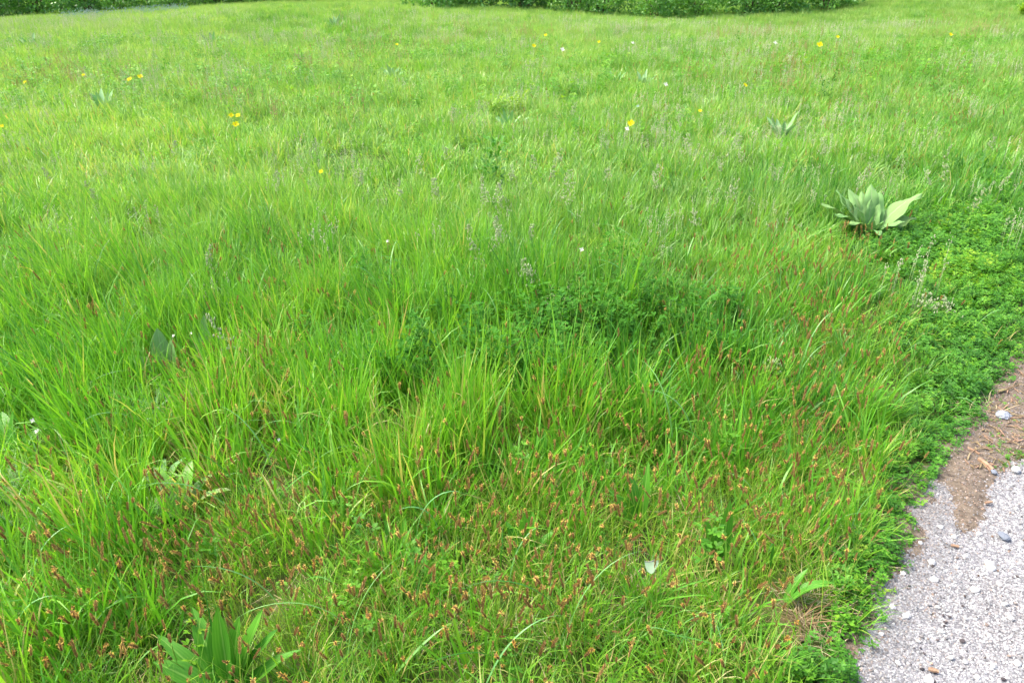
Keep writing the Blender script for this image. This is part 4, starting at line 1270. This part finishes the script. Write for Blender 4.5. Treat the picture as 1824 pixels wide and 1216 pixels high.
for (a, b) in cent:
    for _ in range(2):
        aa, bb = a + hb.randn() * 26, b + 60 + hb.randn() * 18
        p = ground_at(aa, bb)
        if edge_dist(p[0], p[1]) < 0.1: continue
        d = hb.choice([0, 180]) + hb.randn() * 40
        sc_ = 1.0 if bb > 600 else 1.25
        near_edge = edge_dist(p[0], p[1]) < 0.5
        arch_blade(aa, bb, d, (0.22 if near_edge else 0.38) * sc_ * hb.uniform(0.75, 1.2), hb.uniform(0.0035, 0.008) * sc_, hb.uniform(1.3, 2.3), hb.uniform(0.05, 0.35), mat=M['bluegrass'] if hb.rand() < 0.65 else M['grass'])

# dry tuft near the path
mb = MB()
for k in range(60):
    a_ = R.rand() * 6.28
    ribbon(mb, (R.randn() * 0.014, R.randn() * 0.014, 0.0), a_, R.uniform(0.05, 0.12), R.uniform(0.5, 1.35), R.uniform(0.0, 0.5), R.uniform(0.002, 0.004), K=4, tint=R.rand(), side_bend=R.randn() * 0.4)
p = ground_at(1425, 1105, 0.012)
tag(link('dry_grass_tuft', mb.mesh('dry_grass_tuft', M['straw']), None, p), 'tuft of dead straw coloured grass near the clover at bottom right', 'dry grass')


# ------------------------------------------------------------------ flowers
def flower_parts(parent, top, rr, petal_mat, disc_mat, npet=26, name='flower_head', cup=0.5, tilt=(0.3, 0.0)):
    mb = MB()
    for k in range(npet):
        a_ = k * 2.4; ring = 0.6 + 0.4 * (k % 2)
        ribbon(mb, (math.cos(a_) * rr * 0.12, math.sin(a_) * rr * 0.12, 0), a_, rr * ring, R.uniform(0.7, 1.1) + cup * 0.4, 0.35, rr * 0.30, K=3, tint=R.rand(), prof='flat')
    h = link(name, mb.mesh(name, petal_mat), parent, top, (tilt[0], tilt[1], R.uniform(-0.4, 0.4)))
    mb = MB(); blob_mesh(mb, (0, 0, rr * 0.12), rr * 0.22, (1, 1, 0.6), 7, 4, 0.15)
    link('flower_disc', mb.mesh('flower_disc', disc_mat), h)
    mb = MB(); blob_mesh(mb, (0, 0, -rr * 0.18), rr * 0.26, (1, 1, 1.1), 7, 4, 0.05)
    link('flower_cup', mb.mesh('flower_cup', M['stem']), h)


def flower(px, py, H, rr, label, petal='petal', disc='disc', name='yellow_flower', cat='flower', npet=26, group=None, stem='stem'):
    """head appears at pixel (px, py); the stalk goes straight down to the ground"""
    z0 = 0.0
    for _ in range(4):
        p = ground_at(px, py, z0 + H); z0 = float(terrain(p[0], p[1]))
    t = thing(name, (p[0], p[1], z0), label, cat, group)
    az = R.rand() * 6.28; o_ = 0.12 * H
    pts = [(math.cos(az) * o_ * math.sin(q * 3.14), math.sin(az) * o_ * math.sin(q * 3.14), H * q) for q in np.linspace(0, 1, 7)]
    mb = MB(); tube(mb, pts, 0.0016, 0.0011, 5, R.rand())
    link('stalk', mb.mesh('stalk', M[stem]), t)
    flower_parts(t, (0, 0, H), rr, M[petal], M[disc], npet, tilt=(R.uniform(0.55, 0.95), R.uniform(-0.25, 0.25)))
    return t


yf = [(412, 206, 0.030, 'left one of two yellow flowers side by side left of centre'), (424, 206, 0.030, 'right one of two yellow flowers side by side left of centre'), (420, 222, 0.036, 'yellow flower just below the side by side pair left of centre'),
      (1124, 220, 0.038, 'bright yellow flower right of centre beside a white flower'), (1460, 80, 0.065, 'largest yellow flower, upper right, on a dark stem'), (1492, 66, 0.042, 'small yellow flower above right of the largest one'), (1327, 152, 0.036, 'orange yellow flower in brownish grass at upper right'),
      (1247, 198, 0.024, 'small yellow flower between the white beside one and upper right'), (250, 137, 0.042, 'yellow flower at upper left, right one of two'), (231, 142, 0.040, 'yellow flower at upper left, left one of two'), (149, 134, 0.028, 'faint yellow flower further left in the upper left'),
      (45, 147, 0.028, 'small orange yellow flower near the left edge'), (572, 306, 0.020, 'single orange yellow flower in grass left of the centre'), (972, 63, 0.045, 'upper of two small yellow flowers top centre'), (951, 82, 0.045, 'lower of two small yellow flowers top centre'), (1067, 75, 0.035, 'pale yellow flower top centre right'),
      (1693, 62, 0.055, 'yellow flower in far grass at the upper right edge'), (707, 80, 0.035, 'pale yellow flower far back above the centre left'), (4, 225, 0.022, 'tiny yellow flower at the left edge')]
for a, b, rr, lab in yf:
    flower(a, b, 0.44 if b > 180 else 0.48, rr * 0.78, lab)
wf = [(1002, 89, 0.045, 0.35, 'white flower near the top centre right'), (1127, 77, 0.038, 0.35, 'faint white flower near the top right of centre'), (1381, 77, 0.042, 0.35, 'white flower left of the largest yellow flower'), (1117, 230, 0.022, 0.3, 'white flower just below left of the bright yellow flower'), (1036, 445, 0.013, 0.3, 'small white flower above the lucerne'),
      (1186, 151, 0.03, 0.3, 'white flower cluster in silvery leaves right of centre'), (58, 749, 0.008, 0.26, 'tiny white flower with reddish stalk, upper of two at left'), (66, 768, 0.0085, 0.24, 'tiny white flower with reddish stalk, lower of two at left'), (309, 598, 0.007, 0.24, 'tiny white bud above the young mullein, left one'),
      (340, 594, 0.007, 0.24, 'tiny white bud above the young mullein, right one'), (497, 783, 0.006, 0.22, 'tiny white bud in grass left of the centre'), (690, 430, 0.009, 0.28, 'tiny white flower in grass upper centre left')]
for a, b, rr, H, lab in wf:
    flower(a, b, H, rr, lab, 'white', 'white', 'white_flower', npet=12, stem='redstem')
flower(1136, 190, 0.3, 0.02, 'small pink purple flower above the bright yellow flower', 'violet', 'violet', 'pink_flower', npet=14)


# pale panicles / seed heads
def panicle(px, py, H, s, label, group, mat='panicle', name='grass_panicle'):
    z0 = 0.0
    for _ in range(4):
        p = ground_at(px, py, z0 + H); z0 = float(terrain(p[0], p[1]))
    t = thing(name, (p[0], p[1], z0), label, 'grass panicle', group)
    az = R.rand() * 6.28; ln = R.uniform(0.05, 0.3)
    pts = [np.array([math.cos(az) * ln * H * q * q, math.sin(az) * ln * H * q * q, H * q]) for q in np.linspace(0, 1, 7)]
    mb = MB(); tube(mb, pts, 0.0012, 0.0007, 3, R.rand())
    link('stalk', mb.mesh('stalk', M['stem']), t)
    mb = MB()
    for k in range(34):
        q = R.uniform(0.66, 1.0); i = min(5, int(q * 6)); f = q * 6 - i
        c = pts[i] * (1 - f) + pts[i + 1] * f
        a_ = R.rand() * 6.28; rr = s * (1.15 - q) * R.uniform(0.6, 2.4) * 2
        tip = c + np.array([math.cos(a_) * rr, math.sin(a_) * rr, rr * R.uniform(-0.2, 0.8)])
        tube(mb, [c, tip], 0.0003, 0.0002, 3, 0.5)
        for _ in range(2):
            blob_mesh(mb, tip + R.randn(3) * 0.002, 0.0044 * (1 + 5 * s), (0.5, 0.5, 1.3), 4, 3, 0.2, tint=R.rand())
    link('seed_head', mb.mesh('seed_head', M[mat]), t)
    return t


GP = 'pale feathery grass panicles above the grass'
pn = [(1660, 530), (1690, 535), (850, 405), (1380, 640), (1385, 655)]
panicle(1668, 528, 0.20, 0.035, 'pale straw panicle on the clover, left of two', None)
panicle(1694, 530, 0.20, 0.035, 'pale straw panicle on the clover, right of two', None)
panicle(1378, 640, 0.16, 0.03, 'whitish grass panicle in grass right of the lucerne', None)
for a, b in [(850, 400), (875, 405), (860, 420), (950, 460), (955, 470), (915, 395), (890, 385), (870, 330), (905, 335), (895, 350), (915, 290), (880, 325), (740, 285), (785, 320), (775, 330), (710, 310), (935, 275), (985, 280), (1000, 300), (990, 265), (1005, 330), (865, 320), (935, 400), (420, 560),
             (1245, 370), (490, 310), (1170, 285), (1180, 300), (1230, 255), (1275, 270), (1300, 240), (1340, 265), (1380, 290), (1400, 230), (1475, 245), (1520, 250), (1600, 215), (1430, 215), (1230, 235), (1540, 280), (1690, 260), (1760, 240), (1700, 290), (1660, 300),
             (1300, 320), (1090, 300), (800, 250), (640, 300), (350, 440), (1010, 185), (1200, 190), (1220, 210), (1500, 200), (1590, 150), (90, 300), (180, 330), (560, 250), (300, 250), (1775, 300), (1740, 330)]:
    panicle(a + R.randn() * 4, b + R.randn() * 4, R.uniform(0.28, 0.40), R.uniform(0.010, 0.026), 'pale whitish grass panicle rising above the green grass', GP)

seeds = []
for _ in range(6):
    mb = MB()
    for k in range(7):
        a_ = R.rand() * 6.28; q = 0.10 * math.sqrt(R.rand()); h = R.uniform(0.14, 0.26)
        c = np.array([q * math.cos(a_), q * math.sin(a_), h])
        tube(mb, [c * [1, 1, 0], c], 0.0007, 0.0005, 3, 0.3)
        for _ in range(9):
            blob_mesh(mb, c + R.randn(3) * [0.005, 0.005, 0.016], 0.0028, (0.7, 0.7, 1.5), 4, 3, 0.2, tint=R.rand())
    seeds.append(mb.mesh('seed_specks', M['panicle']))
C['seeds'] = make_coll('seeds', seeds)
x, y = field_points(8.0, 3.0, 24, dens=lambda x, y: off_path(x, y, 0.2) * np.clip((fbm(x, y, 1.3, 161) - 0.42) * 4 + blobs(*project(x, y, .2)[:2], [(1350, 240, 260, 70, .6), (850, 330, 160, 60, .3)]), 0, 1))
scatter('seed_specks', P3(x, y), R.rand(len(x)) * 6.28, (0.9 + 0.4 * R.rand(len(x))) * (1 + 0.4 * smooth(6, 14, y)), C['seeds'], 6, 'tiny pale seed heads speckling the middle of the field', R.rand(len(x)))

# reddish sorrel in patches, back in the field
srl = []
for _ in range(5):
    mb = MB()
    for k in range(9):
        a_ = R.rand() * 6.28; q = 0.16 * math.sqrt(R.rand()); h = R.uniform(0.16, 0.32)
        c = np.array([q * math.cos(a_), q * math.sin(a_), h])
        tube(mb, [c * [1, 1, 0], c], 0.001, 0.0007, 3, 0.3)
        for _ in range(10):
            blob_mesh(mb, c + R.randn(3) * [0.006, 0.006, 0.03], 0.0042, (0.8, 0.8, 1.3), 4, 3, 0.2, tint=R.rand())
    srl.append(mb.mesh('sorrel', M['sorrel']))
C['sorrel'] = make_coll('sorrel', srl)
x, y = field_points(6, 5, 30, dens=lambda x, y: np.clip(blobs(*project(x, y, .2)[:2], [(110, 130, 120, 14, .9), (700, 95, 60, 16, .6), (300, 365, 130, 30, .5), (620, 115, 120, 20, .3), (1330, 62, 90, 12, .5), (1400, 130, 120, 30, .5), (900, 60, 300, 16, .2), (1700, 60, 100, 18, .5), (380, 180, 160, 30, .15)]), 0, 1))
scatter('sorrel_haze', P3(x, y), R.rand(len(x)) * 6.28, 0.9 + 0.5 * R.rand(len(x)), C['sorrel'], 5, 'thin orange pink haze of sorrel seed in patches back in the field', R.rand(len(x)))

# ------------------------------------------------------------------ butterfly
p = ground_at(1160, 1006, 0.165)
t = thing('butterfly', p, 'pale greenish white butterfly resting with folded wings among brown spikes', 'butterfly', rz=rad(8), tilt=(-0.65, 0.05))


def wing(outline, name, off, ang):
    mb = MB()
    V = []; F = []; U = []
    n = len(outline)
    c = np.mean(np.array(outline), 0)
    V.append((c[0], 0.0015, c[1])); U.append(0.5)
    for (a_, b_) in outline:
        V.append((a_, 0, b_)); U.append(0.9)
    for (a_, b_) in outline:
        V.append((c[0] * 0.5 + a_ * 0.5, 0.0013, c[1] * 0.5 + b_ * 0.5)); U.append(0.3)
    for i in range(n):
        j = (i + 1) % n
        F.append([1 + i, 1 + j, 1 + n + j, 1 + n + i]); F.append([1 + n + i, 1 + n + j, 0])
    mb.add(V, F, tint=0.5, s=0.5, u=U)
    return link(name, mb.mesh(name, M['wing']), t, off, (ang, 0, 0))


s_ = 0.82
hind = [(0.000, 0.004), (-0.010, -0.006), (-0.008, -0.020), (0.002, -0.027), (0.012, -0.024), (0.020, -0.012), (0.020, 0.004), (0.010, 0.006)]
hind = [(-0.020, 0.010), (-0.019, -0.004), (-0.013, -0.018), (-0.004, -0.025), (0.006, -0.022), (0.013, -0.010), (0.014, 0.004), (0.008, 0.013), (-0.004, 0.009)]
fore = [(0.004, 0.010), (0.012, 0.013), (0.030, 0.013), (0.027, 0.006), (0.019, -0.006), (0.010, -0.010)]
for k, (sg, ang) in enumerate(((-1, -0.10), (1, 0.10))):
    wing([(a_ * s_, b_ * s_) for a_, b_ in hind], 'hind_wing', (0, sg * 0.0016, 0), ang)
    wing([(a_ * s_, b_ * s_) for a_, b_ in fore], 'fore_wing', (0, sg * 0.0005, 0), ang * 0.6)
mb = MB(); tube(mb, [(-0.016, 0, 0.011), (-0.008, 0, 0.0085), (0.002, 0, 0.0095), (0.010, 0, 0.0125)], 0.0011, 0.0016, 6)
link('body', mb.mesh('body', M['body']), t)
mb = MB()
for sg in (-1, 1): tube(mb, [(0.010, sg * 0.0005, 0.0125), (0.018, sg * 0.003, 0.018), (0.022, sg * 0.005, 0.0205)], 0.0002, 0.0003, 3)
link('antennae', mb.mesh('antennae', M['body']), t)

# ------------------------------------------------------------------ far blue flower strip
C['blue'] = make_coll('blue', [])
mbs = []
for _ in range(4):
    mb = MB()
    for k in range(34):
        a_ = R.rand() * 6.28; q = 0.35 * math.sqrt(R.rand()); h = R.uniform(0.15, 0.34)
        blob_mesh(mb, (q * math.cos(a_), q * math.sin(a_), h), 0.011, (1, 1, 1.4), 4, 3, 0.3, tint=R.rand())
    mbs.append(mb.mesh('blue_flowers', M['violet']))
C['blue'] = make_coll('bluef', mbs)
n = 45
px_ = R.uniform(110, 330, n); py_ = 30 - (px_ - 110) * 0.045 + R.randn(n) * 2.6 + 1.0
pp = np.array([ground_at(a, b, 0.2) for a, b in zip(px_, py_)])
pp[:, 2] = terrain(pp[:, 0], pp[:, 1])
keepm = (pp[:, 1] < 42)
scatter('blue_flower_drift', pp[keepm], R.rand(keepm.sum()) * 6.28, 0.8 + 0.4 * R.rand(keepm.sum()), C['blue'], 4, 'faint bluish lavender drift of wild flowers far back on the left', R.rand(keepm.sum()))


# ------------------------------------------------------------------ labels by landmark
LM = [(1545, 370, 'the large mullein rosette'), (1160, 1010, 'the butterfly'), (770, 900, 'the thick bluish arching blades'), (405, 1180, 'the large bottom plantain'), (325, 860, 'the blotched dock'), (300, 620, 'the young mullein'), (1425, 1090, 'the dry straw tuft'),
      (418, 212, 'the three yellow flowers'), (1124, 220, 'the bright yellow flower'), (1460, 80, 'the largest yellow flower'), (1327, 152, 'the orange yellow flower'), (885, 200, 'the yellow green bush'), (572, 306, 'the single orange yellow flower'), (1036, 445, 'the small white flower'),
      (880, 300, 'the dark upright stem'), (62, 760, 'the two tiny white flowers'), (108, 850, 'the star shaped herb'), (1475, 720, 'the folded bluish leaf'), (1282, 920, 'the tall pointed plantain leaf'), (1681, 530, 'the two straw panicles'), (1120, 660, 'the tall lance leaves'), (497, 783, 'the tiny white bud'),
      (185, 180, 'the far left mullein'), (1756, 826, 'the split wood stick'), (1787, 957, 'the larger grey stone'), (1663, 1193, 'the brown wood chip'), (1701, 971, 'the orange tan chip'), (1683, 1111, 'the pair of dark crumbs'), (1390, 220, 'the pale broad leafed mullein')]
SEC = ['right of', 'above right of', 'above', 'above left of', 'left of', 'below left of', 'below', 'below right of']
ORD = ['', 'second ', 'third ', 'fourth ', 'fifth ', 'sixth ', 'seventh ', 'eighth ', 'ninth ', 'tenth ', 'eleventh ', 'twelfth ']


def label_by_place(objs, noun, hz):
    """one label each: which landmark it stands next to, on which side, counted outwards"""
    rows = {}
    for o in objs:
        px_, py_, _ = project(o.location.x, o.location.y, o.location.z + hz)
        d = [math.hypot(px_ - a, (py_ - b) * 1.3) for a, b, _ in LM]
        j = int(np.argmin(d))
        an = math.degrees(math.atan2(-(py_ - LM[j][1]), px_ - LM[j][0])) % 360
        rows.setdefault((j, int(((an + 22.5) % 360) // 45)), []).append((d[j], o))
    for (j, s_), lst in rows.items():
        lst.sort(key=lambda q: q[0])
        for k_, (_, o) in enumerate(lst):
            o['label'] = (ORD[min(k_, 11)] + noun + ' ' + SEC[s_] + ' ' + LM[j][2])


def members(gr): return [o for o in scene.objects if o.get('group') == gr]


label_by_place(members('long arching grass blades'), 'long arching blade', 0.15)
label_by_place(members(GP), 'pale feathery panicle', 0.3)
label_by_place(members(GL), 'leafy lucerne plant', 0.15)
label_by_place(members('pale pebbles on the path'), 'pale pebble', 0.0)
label_by_place(members('dark crumbs on the path'), 'dark stone crumb', 0.0)

# ================================================================== HEDGE AND TREES
def leaf_cloud(n, rx, ry, rz_, size, seed, mat, lumps=9, zc=0.0):
    rs = np.random.RandomState(seed)
    mb = MB()
    cs = [(rs.uniform(-0.7, 0.7) * rx, rs.uniform(-0.7, 0.7) * ry, zc + rs.uniform(-0.75, 0.75) * rz_, rs.uniform(0.3, 0.55)) for _ in range(lumps)]
    for k in range(n):
        c = cs[rs.randint(lumps)]
        d = rs.randn(3); d /= np.linalg.norm(d)
        r = c[3] * (0.75 + 0.35 * rs.rand())
        p = np.array([c[0] + d[0] * r * rx, c[1] + d[1] * r * ry, c[2] + d[2] * r * rz_])
        if p[2] < 0.02: p[2] = abs(p[2]) * 0.5 + 0.02
        u = rs.randn(3); u /= np.linalg.norm(u); w = np.cross(u, rs.randn(3)); w /= np.linalg.norm(w)
        s = size * rs.uniform(0.6, 1.3)
        v = [p - u * s / 2, p + w * s * 0.3, p + u * s / 2, p - w * s * 0.3]
        mb.add(v, [[0, 1, 2, 3]], tint=rs.rand() * 0.7 + 0.3 * (hash(c[0]) % 100) / 100, s=0.5, u=0.5)
    return mb.mesh('foliage', mat, False)


bush_fol = [leaf_cloud(5200, 1.3, 1.0, 0.95, 0.095, 200 + i, M['hedge'], 17, 0.72) for i in range(4)]
stem_mb = []
for i in range(3):
    mb = MB()
    for k in range(9):
        az = k * 0.7 + R.rand(); ln = R.uniform(0.1, 0.6); H = R.uniform(1.0, 1.7)
        tube(mb, [(math.cos(az) * (0.06 + ln * H * q * 0.8), math.sin(az) * (0.06 + ln * H * q * 0.8), H * q) for q in np.linspace(0, 1, 5)], 0.03, 0.01, 5)
    stem_mb.append(mb.mesh('stems', M['bark']))


def bush_at(pxc, dist, s, label, i, group='shrubs of the hedge behind the field'):
    x_ = (pxc - W0 / 2) / FPX * dist * _cp * 1.02
    t = thing('hedge_shrub', (x_, dist, float(terrain(x_, dist)) - 0.05), label, 'shrub', group, rz=R.rand() * 6.28, scl=s)
    link('stems', stem_mb[i % 3], t)
    link('foliage', bush_fol[i % 4], t)
    return t


k = 0
for pxc in np.arange(-240, 2160, 78):
    if 1530 < pxc: d_ = 36 + R.rand() * 1.5
    elif pxc > 700: d_ = 31.0 + 0.6 * R.randn() * 0.7
    elif pxc > 360: d_ = 35 + R.rand()
    else: d_ = 33.5 + R.rand()
    bush_at(pxc + R.randn() * 12, d_, R.uniform(0.95, 1.35), 'dense green shrub in the hedge at the far end of the field', k); k += 1
for pxc in np.arange(-260, 2160, 120):
    bush_at(pxc + R.randn() * 20, 38 + R.rand() * 1.5, R.uniform(1.4, 1.9), 'larger shrub standing behind the front row of the hedge', k, 'larger shrubs behind the hedge'); k += 1


fr = sorted(members('shrubs of the hedge behind the field'), key=lambda o: o.location.x)
bk = sorted(members('larger shrubs behind the hedge'), key=lambda o: o.location.x)
NUMW = ['first', 'second', 'third', 'fourth', 'fifth', 'sixth', 'seventh', 'eighth', 'ninth', 'tenth', 'eleventh', 'twelfth', 'thirteenth', 'fourteenth', 'fifteenth', 'sixteenth']
for lst, nm in ((fr, 'green shrub in the front hedge row'), (bk, 'taller shrub in the back hedge row')):
    h_ = (len(lst) + 1) // 2
    for i, o in enumerate(lst):
        o['label'] = (nm + ', %s from the left end' % NUMW[i]) if i < h_ else (nm + ', %s from the right end' % NUMW[len(lst) - 1 - i])


# trees behind the hedge at the left: the photo shows the foot of their dark trunks
tree_crown = [leaf_cloud(5200, 2.3, 2.3, 2.0, 0.22, 300 + i, M['hedge'], 16, 5.2) for i in range(2)]
tr_mb = []
for i in range(2):
    mb = MB()
    tube(mb, [(0.1 * math.sin(q * 4 + i), 0.1 * math.cos(q * 3), 5.6 * q - 0.1) for q in np.linspace(0, 1, 9)], 0.17, 0.05, 8)
    for b in range(7):
        az = b * 2.4; z0 = 2.6 + b * 0.35
        tube(mb, [(math.cos(az) * q * 1.4, math.sin(az) * q * 1.4, z0 + q * 1.3) for q in np.linspace(0, 1, 5)], 0.06, 0.015, 5)
    tr_mb.append(mb.mesh('trunk', M['bark']))
for i, (a, lab) in enumerate([(95, 'tree with a dark trunk behind the hedge, leftmost'), (175, 'second tree from the left behind the hedge'), (255, 'third tree from the left behind the hedge'), (420, 'tree behind the hedge left of centre, apart from the left three'), (1720, 'tree behind the hedge at the far right')]):
    x_ = (a - W0 / 2) / FPX * 37 * _cp * 1.02
    t = thing('tree', (x_, 36.8 + R.rand(), float(terrain(x_, 37)) - 0.05), lab, 'tree', 'trees behind the hedge', rz=R.rand() * 6)
    link('trunk', tr_mb[i % 2], t); link('crown', tree_crown[i % 2], t)
